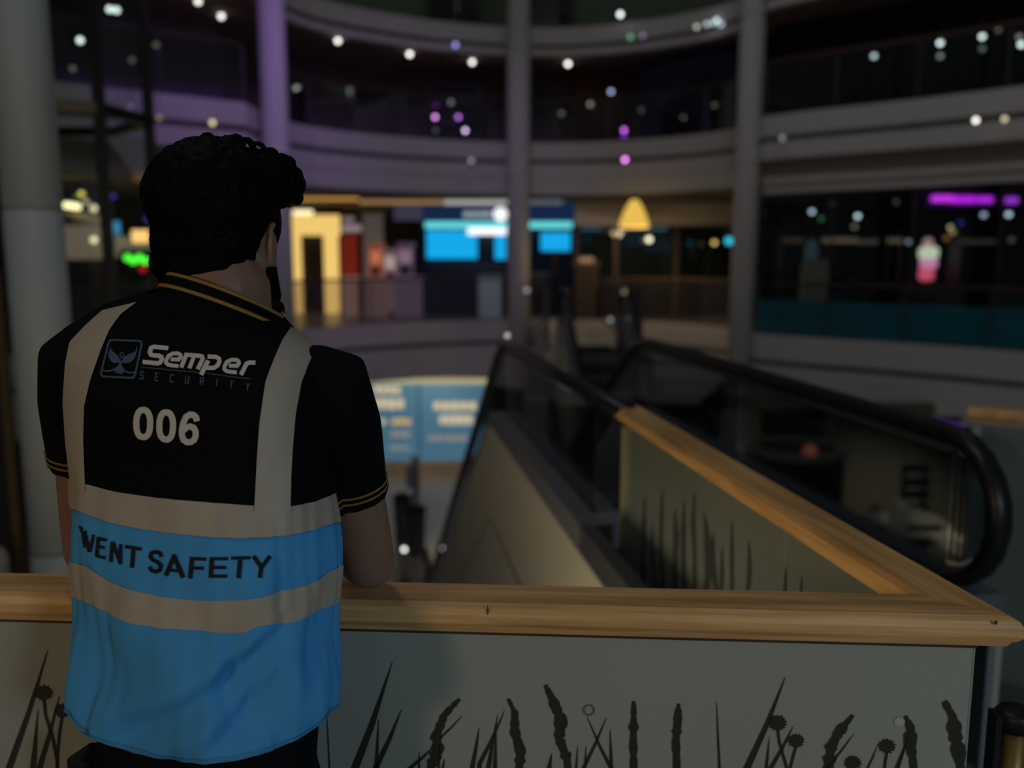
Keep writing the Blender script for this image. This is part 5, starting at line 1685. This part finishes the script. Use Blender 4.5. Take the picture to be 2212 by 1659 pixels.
for S, Eb, Hd, sgn in ((SHR, ELR, HANDR, 1), (SHL, ELL, HANDL, -1)):
    wr = arm(S, Eb, Hd)
    f = (Hd - Eb).normalized()
    upv = Vector((0, 0, 1))
    sd = f.cross(upv).normalized()
    palm = wr + f * 0.06
    R = Matrix((f, sd, upv)).transposed()
    body.sphere(palm, (0.050, 0.040, 0.018), 14, 10, R)
    for k, (o, L) in enumerate(((-0.030, 0.062), (-0.010, 0.074), (0.010, 0.070), (0.029, 0.054))):
        p0 = palm + f * 0.035 + sd * o
        p1 = p0 + f * L * 0.5 + upv * 0.004
        p2 = p1 + f * L * 0.35 - upv * 0.016
        p3 = p2 + f * L * 0.12 - upv * 0.022
        body.limb([p0, p1, p2, p3], [0.0095, 0.009, 0.0085, 0.0075], 8)
    p0 = palm - f * 0.02 + sd * (-sgn) * 0.034
    body.limb([p0, p0 + f * 0.03 + sd * (-sgn) * 0.022, p0 + f * 0.06 + sd * (-sgn) * 0.026], [0.012, 0.010, 0.009], 8)
bo = remeshed(body, 'body', M_SKIN, ROOT, 0.005, 4)

# ---- eyes on the far side of the face
for s in (-1, 1):
    B().sphere(hp(s * 0.030, 0.092, 0.0), 0.011, 12, 8).build('eye', mat('eye_white', (0.6, 0.6, 0.58), 0.3), ROOT, smooth=True)

# ---- hair
hb = B()
hb.sphere(hp(0, -0.024, 0.046), (0.095, 0.104, 0.094), 24, 16, HR)
hb.sphere(hp(0, -0.042, -0.004), (0.075, 0.068, 0.084), 22, 14, HR)
hb.sphere(hp(-0.004, -0.052, -0.072), (0.070, 0.036, 0.052), 18, 12, HR)
hb.sphere(hp(-0.006, -0.068, -0.047), (0.070, 0.038, 0.040), 18, 12, HR)
hb.sphere(hp(0.004, 0.062, 0.098), (0.078, 0.056, 0.046), 20, 12, HR)
for s in (-1, 1):
    hb.sphere(hp(s * 0.070, 0.004, 0.022), (0.016, 0.046, 0.05), 14, 10, HR)
rnd = random.Random(11)
for i in range(620):      # loose wavy locks lying over the mass
    th = rnd.uniform(0, 2 * PI)
    ph = rnd.uniform(0.08, 1.0)
    el = math.asin(min(1, ph))
    if rnd.random() < 0.5:
        el = rnd.uniform(-0.9, 0.3)
    d = Vector((math.cos(el) * math.cos(th), math.cos(el) * math.sin(th), math.sin(el)))
    if d.y > 0.35 and d.z < 0.45:
        continue
    base = Vector((d.x * 0.095, -0.024 + d.y * 0.104, 0.046 + d.z * 0.094))
    if d.z < -0.05:
        base = Vector((d.x * 0.078, -0.042 + d.y * 0.070, -0.002 + d.z * 0.086))
    if d.y > 0.45:
        base = Vector((d.x * 0.074, 0.055 + d.y * 0.05, 0.095 + d.z * 0.045))
    tang = d.cross(Vector((rnd.uniform(-1, 1), rnd.uniform(-1, 1), rnd.uniform(-0.4, 0.4)))).normalized()
    dn = (Vector((0, 0, -1)) - d * -d.z)
    tang = (tang * 0.8 + dn * 0.8).normalized()
    bn = d.cross(tang)
    L = rnd.uniform(0.025, 0.05)
    r0 = rnd.uniform(0.0028, 0.0050)
    pts = []
    for k in range(6):
        t_ = k / 5
        pts.append(hp(*(base + tang * (t_ - 0.5) * L + bn * 0.006 * math.sin(t_ * 7 + i) + d * (0.004 * math.sin(t_ * PI) - 0.003))))
    hb.tube(pts, [r0 * 0.4, r0, r0 * 1.1, r0, r0 * 0.8, r0 * 0.3], 5)
# free-standing curls at the crown edge and over the forehead
cb = hb


def curl(x, y, Y, r, turns=1.25, thick=0.0042, rot=0.0):
    c = PY(x, y, Y)
    pts = []
    n = 16
    for k in range(n + 1):
        a = rot + turns * 2 * PI * k / n
        rr = r * (1 - 0.25 * k / n)
        pts.append(c + Vector((rr * math.cos(a), 0.010 * (k / n - 0.5), rr * math.sin(a) * 1.15)))
    cb.tube(pts, [thick * (0.5 + 0.5 * math.sin(PI * min(1, 0.15 + k / n))) for k in range(n + 1)], 6)


for a in ((366, 338, 1.36, 0.012), (352, 352, 1.37, 0.010), (345, 395, 1.36, 0.012), (340, 420, 1.36, 0.011), (342, 372, 1.37, 0.010), (338, 440, 1.36, 0.010), (336, 460, 1.35, 0.009), (402, 336, 1.36, 0.013), (606, 352, 1.43, 0.014),
          (622, 360, 1.44, 0.012), (636, 380, 1.44, 0.013), (640, 400, 1.44, 0.013), (632, 415, 1.44, 0.012), (640, 425, 1.44, 0.010), (622, 430, 1.44, 0.011), (612, 410, 1.43, 0.014), (618, 385, 1.43, 0.014), (608, 430, 1.43, 0.012), (582, 342, 1.42, 0.014), (555, 330, 1.41, 0.015), (530, 322, 1.40, 0.014), (510, 316, 1.38, 0.014),
          (488, 314, 1.37, 0.013), (452, 314, 1.37, 0.014), (424, 322, 1.37, 0.013), (384, 348, 1.36, 0.013), (360, 366, 1.36, 0.012)):
    curl(*a, thick=rnd.uniform(0.0045, 0.0065), rot=rnd.uniform(0, 6))
remeshed(hb, 'hair', M_HAIR, ROOT, 0.0028, 1)
# beard along the jaw
bb = B()
bb.sphere(hp(0, 0.058, -0.105), (0.060, 0.054, 0.046), 20, 12, HR)
bb.sphere(hp(0, 0.070, -0.138), (0.044, 0.036, 0.036), 16, 10, HR)
for s in (-1, 1):
    bb.limb([hp(s * 0.068, 0.018, -0.01), hp(s * 0.066, 0.026, -0.05), hp(s * 0.056, 0.045, -0.09)], [0.007, 0.012, 0.018], 10)
for i in range(120):
    a = rnd.uniform(0, 2 * PI); e = rnd.uniform(-1.2, 0.4)
    d = Vector((math.cos(e) * math.cos(a), math.cos(e) * math.sin(a), math.sin(e)))
    p0 = Vector((d.x * 0.058, 0.060 + d.y * 0.052, -0.115 + d.z * 0.050))
    bb.tube([hp(*(p0 - d * 0.004)), hp(*(p0 + d * 0.004)), hp(*(p0 + d * 0.008 + Vector((0.003, 0, -0.004))))], [0.003, 0.0025, 0.0012], 5)
remeshed(bb, 'beard', M_HAIR, ROOT, 0.003, 1)

# ---- polo shirt: trunk and sleeves
sh = B()
rows = [TT[0][0] + 0.14 + (TT[-1][0] - 0.012 - TT[0][0] - 0.14) * i / 24 for i in range(25)]
N = 48
vs = []
for z in rows:
    vs += [torso(2 * PI * k / N, z, -0.007 - 0.016 * min(1, max(0, (1.45 - z) / 0.12))) for k in range(N)]
fs = [(i * N + k, i * N + (k + 1) % N, (i + 1) * N + (k + 1) % N, (i + 1) * N + k) for i in range(len(rows) - 1) for k in range(N)]
fs += [tuple(reversed(range(N))), tuple(range((len(rows) - 1) * N, len(rows) * N))]
sh.add(vs, fs)


def sleeve(S, Eb, t_end, inner, rads):
    """from inside the shoulder over the joint to the hem"""
    d = (Eb - S)
    pts = [inner, S.lerp(inner, 0.35) + Vector((0, 0, 0.004)), S, S + d * t_end * 0.35, S + d * t_end * 0.7, S + d * t_end]
    sh.tube(pts, rads, 24)
    return S + d * t_end, d.normalized()


hemR, dR = sleeve(SHR, ELR, 0.585, torso(0.2, SHR.z + 0.02, -0.06), [0.045, 0.060, 0.062, 0.061, 0.056, 0.051])
hemL, dL = sleeve(SHL, ELL, 0.505, torso(PI - 0.2, SHL.z + 0.02, -0.06), [0.045, 0.060, 0.063, 0.064, 0.060, 0.055])
polo = remeshed(sh, 'polo_shirt', M_POLO, ROOT, 0.006, 8)
pv = BVHTree.FromPolygons([v.co + Vector(ROOT.location) for v in polo.data.vertices], [tuple(p.vertices) for p in polo.data.polygons])
for hem, dr in ((hemR, dR), (hemL, dL)):
    side = dr.cross(Vector((0, 1, 0))).normalized()
    up = side.cross(dr)
    for k, (o0, o1, m, nm, rr) in enumerate(((-0.004, 0.008, M_POLO, 'sleeve_cuff', 0.0), (-0.019, -0.0155, M_GOLD, 'sleeve_stripe', 0.0), (-0.009, -0.0055, M_GOLD, 'sleeve_stripe', 0.0))):
        vs = []
        n = 40
        for o in (o0, o1):
            c = hem + dr * (o - 0.004)
            for i in range(n):
                a = 2 * PI * i / n
                d = side * math.cos(a) + up * math.sin(a)
                hit = pv.ray_cast(c + d * 0.12 + dr * -0.006 * (nm == 'sleeve_cuff'), -d, 0.12)
                r_ = (hit[0] - c).dot(d) if hit[0] is not None else 0.055
                vs.append(c + d * (r_ + 0.0016))
        b = B().add(vs, [(i, (i + 1) % n, n + (i + 1) % n, n + i) for i in range(n)])
        o = b.build(nm, m, ROOT, smooth=True)
        md = o.modifiers.new('t', 'SOLIDIFY'); md.thickness = 0.0012; md.offset = 1

# collar: a ribbed band folded over, tipped forward, with gold edges
NC = PY(489, 640, 1.335)
CZ0 = PY(484, 618, 1.243).z - NC.z - 0.038
FWD = Vector((math.sin(math.radians(24)), math.cos(math.radians(24)), 0))
RGT = Vector((FWD.y, -FWD.x, 0))


def collar_pt(a, t):
    """a: angle around the neck (pi*1.5 = nape), t: 0 top fold .. 1 lower edge"""
    rad = 0.082 + 0.012 * t
    q = RGT * math.cos(a) * rad * 1.02 + FWD * math.sin(a) * rad * 1.0
    fr = q.dot(FWD)
    z = CZ0 + 0.019 - 0.028 * t - 0.42 * fr - 0.20 * q.dot(RGT)
    return NC + q + Vector((0, 0, z))


def collar_band(t0, t1, nm, m, off):
    n = 64
    vs = []
    for j in range(5):
        t = t0 + (t1 - t0) * j / 4
        for i in range(n):
            a = PI * 0.56 + 2 * PI * 0.94 * i / (n - 1)
            p = collar_pt(a, t)
            rad = Vector(((p - NC).x, (p - NC).y, 0)).normalized()
            vs.append(p + rad * off)
    b = B().add(vs, [(j * n + i, j * n + i + 1, (j + 1) * n + i + 1, (j + 1) * n + i) for j in range(4) for i in range(n - 1)])
    o = b.build(nm, m, ROOT, smooth=True)
    md = o.modifiers.new('t', 'SOLIDIFY'); md.thickness = 0.0025; md.offset = 0
    return o


collar_band(0.0, 1.0, 'collar', M_POLO, 0.0)
collar_band(0.95, 2.6, 'collar_stand', M_POLO, -0.001)
collar_band(0.02, 0.20, 'collar_stripe', M_GOLD, 0.0016)
collar_band(0.74, 0.94, 'collar_stripe', M_GOLD, 0.0016)

# ---- safety vest: parametric cloth around the trunk, rows follow the tape edges read off the photo
EDG = {
    'hem': [(148, 1535), (165, 1570), (200, 1595), (280, 1622), (350, 1637), (430, 1648), (500, 1643), (580, 1622), (650, 1592), (690, 1565), (722, 1528)],
    't2b': [(147, 1285), (200, 1305), (240, 1326), (280, 1346), (350, 1356), (430, 1360), (500, 1368), (530, 1366), (556, 1350), (640, 1342), (670, 1326), (728, 1300)],
    't2t': [(147, 1212), (190, 1222), (230, 1252), (290, 1276), (380, 1293), (440, 1297), (520, 1296), (570, 1290), (600, 1276), (650, 1268), (690, 1250), (728, 1222)],
    't1b': [(150, 1095), (185, 1108), (230, 1126), (290, 1139), (340, 1147), (430, 1157), (520, 1162), (620, 1156), (680, 1143), (722, 1128)],
    't1t': [(146, 1033), (186, 1045), (250, 1062), (340, 1075), (430, 1083), (550, 1092), (626, 1094), (680, 1083), (720, 1066)],
}
NU = 180
VOFF = 0.004
FOLD = 1.7


def edge_z(name):
    tab = EDG[name]
    zs = [None] * NU
    for k in range(NU):
        u = 2 * PI * k / NU
        if math.sin(u - 0.0) > 0.25 and abs(math.cos(u)) < 0.97:
            continue
        lo, hi = 0.80, 1.60
        for _ in range(26):
            mid = (lo + hi) / 2
            x, y = toPX(torso(u, mid, VOFF, FOLD))
            if y > lerp_tab(tab, x):
                lo = mid
            else:
                hi = mid
        zs[k] = (lo + hi) / 2
    # front: bridge linearly between the two sides
    idx = [k for k in range(NU) if zs[k] is None]
    if idx:
        a, c = min(idx) - 1, max(idx) + 1
        for k in idx:
            zs[k] = zs[a] + (zs[c % NU] - zs[a]) * (k - a) / (c - a)
    for _ in range(3):
        zs = [(zs[k - 1] + 2 * zs[k] + zs[(k + 1) % NU]) / 4 for k in range(NU)]
    return zs


EZ = {k: edge_z(k) for k in EDG}
ztop = TT[-1][0] - 0.018
EZ['top'] = [ztop] * NU


def vest_band(name, e0, e1, nrow, m, off, s0=0.0, s1=1.0):
    vs = []
    for j in range(nrow + 1):
        f = s0 + (s1 - s0) * j / nrow
        for k in range(NU):
            z = EZ[e0][k] + (EZ[e1][k] - EZ[e0][k]) * f
            vs.append(torso(2 * PI * k / NU, z, VOFF + off, FOLD))
    fs = [(j * NU + k, j * NU + (k + 1) % NU, (j + 1) * NU + (k + 1) % NU, (j + 1) * NU + k) for j in range(nrow) for k in range(NU)]
    return B().add(vs, fs), vs, fs


VEST = []
b, v1, f1 = vest_band('', 'hem', 't1b', 44, None, 0)
vest_lo = b.build('vest_lower', M_VBLUE, ROOT, smooth=True)
b, v2, f2 = vest_band('', 't1b', 'top', 60, None, 0)
vest_up = b.build('vest_upper', M_VBLACK, ROOT, smooth=True)
for o in (vest_lo, vest_up):
    md = o.modifiers.new('t', 'SOLIDIFY'); md.thickness = 0.0015; md.offset = -1
vest_lo['label'] = 'sky-blue lower part of the vest'
vest_up['label'] = 'black upper part of the vest'
b, _, _ = vest_band('', 't1b', 't1t', 8, None, 0.0016)
b.build('reflective_tape', M_TAPE, ROOT, smooth=True)
b, _, _ = vest_band('', 't2b', 't2t', 8, None, 0.0016)
b.build('reflective_tape', M_TAPE, ROOT, smooth=True)
b, _, _ = vest_band('', 'hem', 't2b', 2, None, 0.0010, -0.006, 0.028)
b.build('hem_binding', mat('vest_binding', (0.05, 0.26, 0.52), 0.7), ROOT, smooth=True)
n1_ = len(v1)
bv = BVHTree.FromPolygons(v1 + v2, f1 + [tuple(i + n1_ for i in f) for f in f2])


def on_vest(off):
    def f(x, y):
        r = ray(x, y).normalized()
        o = Vector((0, 0, H))
        hit = bv.ray_cast(o, r)
        t_ = 0.0
        while (hit[0] is None or hit[0].y > 1.55) and t_ < 0.4:      # past the cloth's outline: slide in to its edge
            t_ += 0.006
            r = ray(x + (430 - x) * t_, y + (1000 - y) * t_).normalized()
            hit = bv.ray_cast(o, r)
        p, nn = hit[0], hit[1]
        if nn.dot(r) > 0:
            nn = -nn
        return p + nn * off * 0.6 - r * off * 0.6
    return f


def tape_between(ea, eb, name, m, off, nx=8, ny=48):
    A = [Vector(p) for p in ea]; C_ = [Vector(p) for p in eb]

    def along(P, t):
        L = [0]
        for a, c in zip(P, P[1:]):
            L.append(L[-1] + (c - a).length)
        s = t * L[-1]
        for i in range(len(P) - 1):
            if s <= L[i + 1] or i == len(P) - 2:
                return P[i].lerp(P[i + 1], (s - L[i]) / (L[i + 1] - L[i]))
    pr = on_vest(off)
    vs = []
    for j in range(ny + 1):
        a, c = along(A, j / ny), along(C_, j / ny)
        for i in range(nx + 1):
            vs.append(pr(*a.lerp(c, i / nx)))
    fs = [(j * (nx + 1) + i, j * (nx + 1) + i + 1, (j + 1) * (nx + 1) + i + 1, (j + 1) * (nx + 1) + i) for j in range(ny) for i in range(nx)]
    o = B().add(vs, fs).build(name, m, ROOT, smooth=True)
    return o


LO = [(222, 672), (186, 704), (152, 740), (143, 788), (138, 865), (143, 951), (151, 1021), (155, 1050)]
LI = [(297, 654), (262, 680), (238, 713), (219, 758), (197, 821), (184, 877), (182, 951), (186, 1060)]
RI = [(627, 708), (609, 736), (590, 780), (573, 825), (560, 914), (555, 988), (549, 1104)]
RO = [(692, 734), (668, 780), (650, 825), (637, 895), (631, 969), (628, 1030), (626, 1106)]
tape_between(LO, LI, 'reflective_tape', M_TAPE, 0.0030)
tape_between(RI, RO, 'reflective_tape', M_TAPE, 0.0030)


def print_strokes(strokes, name, m, off=0.0016, conv=lambda p: p, scale=1.0, label=None, parent=None):
    b = B()
    pr = on_vest(off)
    for pts, wd in strokes:
        stroke(b, [conv(p) for p in pts], wd * scale if not hasattr(wd, '__len__') else [q * scale for q in wd], pr)
    o = b.build(name, m, parent or ROOT)
    if label:
        o['label'] = label
    return o


def cz(p):      # coordinates noted on an enlarged crop of the back print
    return (200 + p[0] / 5.53, 700 + p[1] / 5.53)


def ce(p):      # coordinates noted on an enlarged crop of the lower print
    return (60 + p[0] / 2.6805, 1040 + p[1] / 2.6805)


S_ = [([(908, 292), (735, 276), (703, 290), (688, 340), (700, 368), (730, 378), (800, 384), (828, 398), (832, 425), (812, 462), (785, 474), (602, 455)], 52)]
E1 = [([(935, 425), (1035, 428), (1056, 400), (1052, 372), (1025, 356), (965, 356), (915, 380), (885, 430), (882, 465), (905, 488), (945, 497), (1030, 506)], 46)]
M_ = [([(1062, 524), (1130, 352)], 50), ([(1125, 372), (1285, 384), (1312, 394), (1318, 415), (1305, 450), (1258, 545)], 50), ([(1158, 534), (1212, 400)], 46)]
P_ = [([(1298, 610), (1382, 440)], 54), ([(1376, 392), (1480, 398), (1512, 418), (1518, 450), (1495, 500), (1450, 528), (1352, 528)], 50)]
E2 = [([(x + 693, y + 76) for x, y in E1[0][0]], 46)]
R_ = [([(1772, 612), (1838, 480), (1872, 464), (1945, 466)], 52)]
for nm, stx in (('S', S_), ('e', E1), ('m', M_), ('p', P_), ('e', E2), ('r', R_)):
    print_strokes(stx, 'printed_letter', M_WHITEPRINT, conv=cz, scale=1 / 5.53)
print_strokes([([(585, 518), (1270, 582)], 8), ([(1350, 590), (1895, 662)], 8)], 'printed_rule', mat('print_grey', (0.10, 0.115, 0.14), 0.7), conv=cz, scale=1 / 5.53)
GL = {'S': [[(.95, .18), (.95, .02), (.2, .02), (.12, .42), (.85, .55), (.8, .98), (.05, .98), (.05, .82)]],
      'E': [[(.95, .0), (.2, 0), (.05, 1), (.8, 1)], [(.12, .5), (.75, .5)]],
      'C': [[(.92, .2), (.95, .02), (.2, .02), (.05, .98), (.8, .98), (.82, .8)]],
      'U': [[(.2, 0), (.05, .98), (.8, .98), (.95, 0)]],
      'R': [[(.05, 1), (.2, .02), (.95, .02), (.9, .48), (.15, .5)], [(.5, .5), (.75, 1)]],
      'I': [[(.6, 0), (.42, 1)]],
      'T': [[(.05, .02), (1, .02)], [(.55, .02), (.4, 1)]],
      'Y': [[(.05, 0), (.45, .5), (.35, 1)], [(1, 0), (.45, .5)]]}
for ch, (x, y) in zip('SECURITY', ((592, 615), (773, 635), (950, 652), (1132, 668), (1308, 688), (1483, 705), (1662, 728), (1855, 752))):
    st = [([(x - 24 + 48 * a, y - 44 + 88 * c + 5 * (a - .5)) for a, c in poly], 11.5) for poly in GL[ch]]
    print_strokes(st, 'printed_letter', M_BLUEPRINT, conv=cz, scale=1 / 5.53)


def oval(cx, cy, rx, ry, sk, n=28):
    out = []
    for i in range(n + 1):
        a = 2 * PI * i / n
        c, s = math.cos(a), math.sin(a)
        x = math.copysign(abs(c) ** 0.85, c) * rx; y = math.copysign(abs(s) ** 0.85, s) * ry
        out.append((cx + x - y * sk, cy + y + x * 0.1))
    return out


print_strokes([(oval(611, 1188, 83, 162, 0.03), 73)], 'printed_digit', M_WHITEPRINT, conv=cz, scale=1 / 5.53)
print_strokes([(oval(884, 1217, 82, 162, 0.03), 73)], 'printed_digit', M_WHITEPRINT, conv=cz, scale=1 / 5.53)
print_strokes([([(1250, 1162), (1240, 1115), (1205, 1086), (1165, 1083), (1120, 1110), (1088, 1180), (1072, 1260), (1072, 1330), (1092, 1385), (1130, 1410), (1175, 1410), (1215, 1385), (1236, 1330), (1234, 1280), (1212, 1238), (1170, 1222), (1128, 1232), (1090, 1270)], 72)],
              'printed_digit', M_WHITEPRINT, conv=cz, scale=1 / 5.53)


def print_fill(polys, name, m, off=0.0016, conv=lambda p: p, parent=None):
    b = B()
    pr = on_vest(off)
    for poly in polys:
        P = [conv(p) for p in poly]
        tr = tessellate_polygon([[Vector((x, y, 0)) for x, y in P]])
        b.add([pr(*p) for p in P], [tuple(t_) for t_ in tr])
    return b.build(name, m, parent or ROOT)


emb = print_strokes([([(235, 194), (560, 206), (586, 216), (592, 240), (540, 480), (512, 610), (495, 638), (470, 644), (140, 628), (112, 615), (106, 590), (140, 450), (200, 225), (215, 200), (240, 194)], 22),
                     ([(118, 545), (160, 565), (210, 562), (260, 545), (300, 520)], 17), ([(355, 530), (390, 565), (440, 585), (515, 580)], 17),
                     ([(355 + 22 * math.cos(a * PI / 8), 372 + 28 * math.sin(a * PI / 8)) for a in range(17)], 10), ([(348, 400), (342, 425)], 12)],
                    'printed_emblem', M_BLUEPRINT, conv=cz, scale=1 / 5.53, label='blue framed emblem of a rising winged bird')
print_fill([[(232, 255), (225, 300), (238, 325), (275, 352), (312, 385), (322, 410), (332, 440), (330, 470), (300, 462), (268, 476), (262, 462), (238, 464), (236, 448), (212, 446), (216, 428), (196, 418), (208, 402), (190, 388), (202, 372), (188, 346), (208, 335), (204, 308), (220, 300)],
            [(533, 270), (524, 318), (500, 342), (440, 362), (395, 385), (370, 410), (356, 440), (352, 470), (385, 465), (402, 480), (412, 464), (440, 472), (444, 454), (470, 456), (474, 438), (496, 434), (494, 416), (516, 406), (508, 392), (530, 376), (518, 362), (538, 338), (526, 332), (540, 305)],
            [(332, 440), (356, 440), (352, 480), (362, 515), (385, 550), (372, 556), (384, 582), (362, 572), (370, 610), (348, 582), (340, 604), (328, 580), (308, 608), (312, 574), (288, 598), (294, 562), (260, 586), (280, 548), (232, 588), (286, 530), (312, 495), (325, 468)]],
           'emblem_bird', M_BLUEPRINT, conv=cz, parent=emb)

EV = [[([(302, 258), (318, 300), (330, 385)], 12), ([(300, 262), (322, 276)], 14)],
      [([(330, 285), (360, 408)], 24), ([(362, 408), (384, 308)], 20)],
      [([(412, 322), (402, 432)], 24), ([(402, 327), (460, 340)], 21), ([(405, 374), (448, 384)], 20), ([(396, 428), (452, 443)], 21)],
      [([(484, 466), (492, 348)], 23), ([(494, 350), (538, 470)], 24), ([(538, 480), (540, 362)], 23)],
      [([(566, 376), (661, 392)], 24), ([(615, 385), (605, 500)], 27)],
      [([(778, 436), (768, 415), (742, 406), (718, 414), (712, 436), (728, 454), (758, 468), (774, 488), (768, 512), (744, 522), (718, 514), (706, 492)], 26)],
      [([(802, 546), (852, 424)], 28), ([(846, 424), (902, 556)], 30), ([(822, 512), (886, 518)], 22)],
      [([(942, 562), (954, 436)], 29), ([(944, 446), (1036, 450)], 23), ([(944, 500), (1022, 502)], 22)],
      [([(1062, 558), (1068, 438)], 29), ([(1058, 447), (1162, 448)], 23), ([(1060, 497), (1150, 498)], 22), ([(1050, 548), (1156, 548)], 23)],
      [([(1180, 444), (1290, 442)], 23), ([(1232, 446), (1223, 560)], 29)],
      [([(1308, 432), (1356, 500)], 29), ([(1403, 432), (1354, 500)], 27), ([(1355, 490), (1344, 558)], 29)]]
for st in EV:
    print_strokes(st, 'printed_letter', M_BLACKPRINT, conv=ce, scale=0.88 / 2.6805)

# ---- trousers, boots, belt pouch, yellow strap
tr = B()
rows = [0.82 + 0.03 * i for i in range(9)]
N = 40
vs = []
for z in rows:
    vs += [torso(2 * PI * k / N, z, -0.020) for k in range(N)]
fs = [(i * N + k, i * N + (k + 1) % N, (i + 1) * N + (k + 1) % N, (i + 1) * N + k) for i in range(len(rows) - 1) for k in range(N)]
fs += [tuple(reversed(range(N))), tuple(range((len(rows) - 1) * N, len(rows) * N))]
tr.add(vs, fs)
hipc = torso(0, 0.86) * 0.5 + torso(PI, 0.86) * 0.5
feet = []
for s in (-1, 1):
    o = Vector((math.cos(PHI), -math.sin(PHI), 0)) * (0.09 * s)
    hip = hipc + o
    knee = Vector((hip.x + o.x * 0.25, hip.y + 0.02, 0.50))
    ank = Vector((hip.x + o.x * 0.5, hip.y - 0.03, 0.09))
    tr.limb([hip + Vector((0, 0, 0.02)), hip.lerp(knee, 0.5), knee, knee.lerp(ank, 0.5), ank], [0.095, 0.088, 0.070, 0.066, 0.062], 18)
    feet.append(ank)
remeshed(tr, 'trousers', M_TROUSERS, ROOT, 0.009, 4)
for ank in feet:
    b = B()
    fwd = Vector((math.sin(PHI), math.cos(PHI), 0))
    b.limb([ank + Vector((0, 0, 0.03)), ank + Vector((0, 0, -0.045))], [0.052, 0.045], 14)
    b.limb([ank - fwd * 0.05 + Vector((0, 0, -0.045)), ank + fwd * 0.06 + Vector((0, 0, -0.048)), ank + fwd * 0.15 + Vector((0, 0, -0.055))], [0.043, 0.044, 0.034], 14)
    remeshed(b, 'boot', M_BLACK, ROOT, 0.008, 3)
p = PY(196, 1700, 1.215)
B().box(p, (0.036, 0.05, 0.115), -PHI, 0).build('belt_pouch', mat('pouch_black', (0.004, 0.004, 0.005), 0.7), ROOT, bevel=0.006)
yb0 = PY(112, 990, SHL.lerp(ELL, 0.58).y)
b = B()
b.box(yb0, (0.016, 0.012, 0.034)).build('yellow_tag', mat('yellow_band', (0.35, 0.24, 0.02), 0.6), ROOT, bevel=0.003)
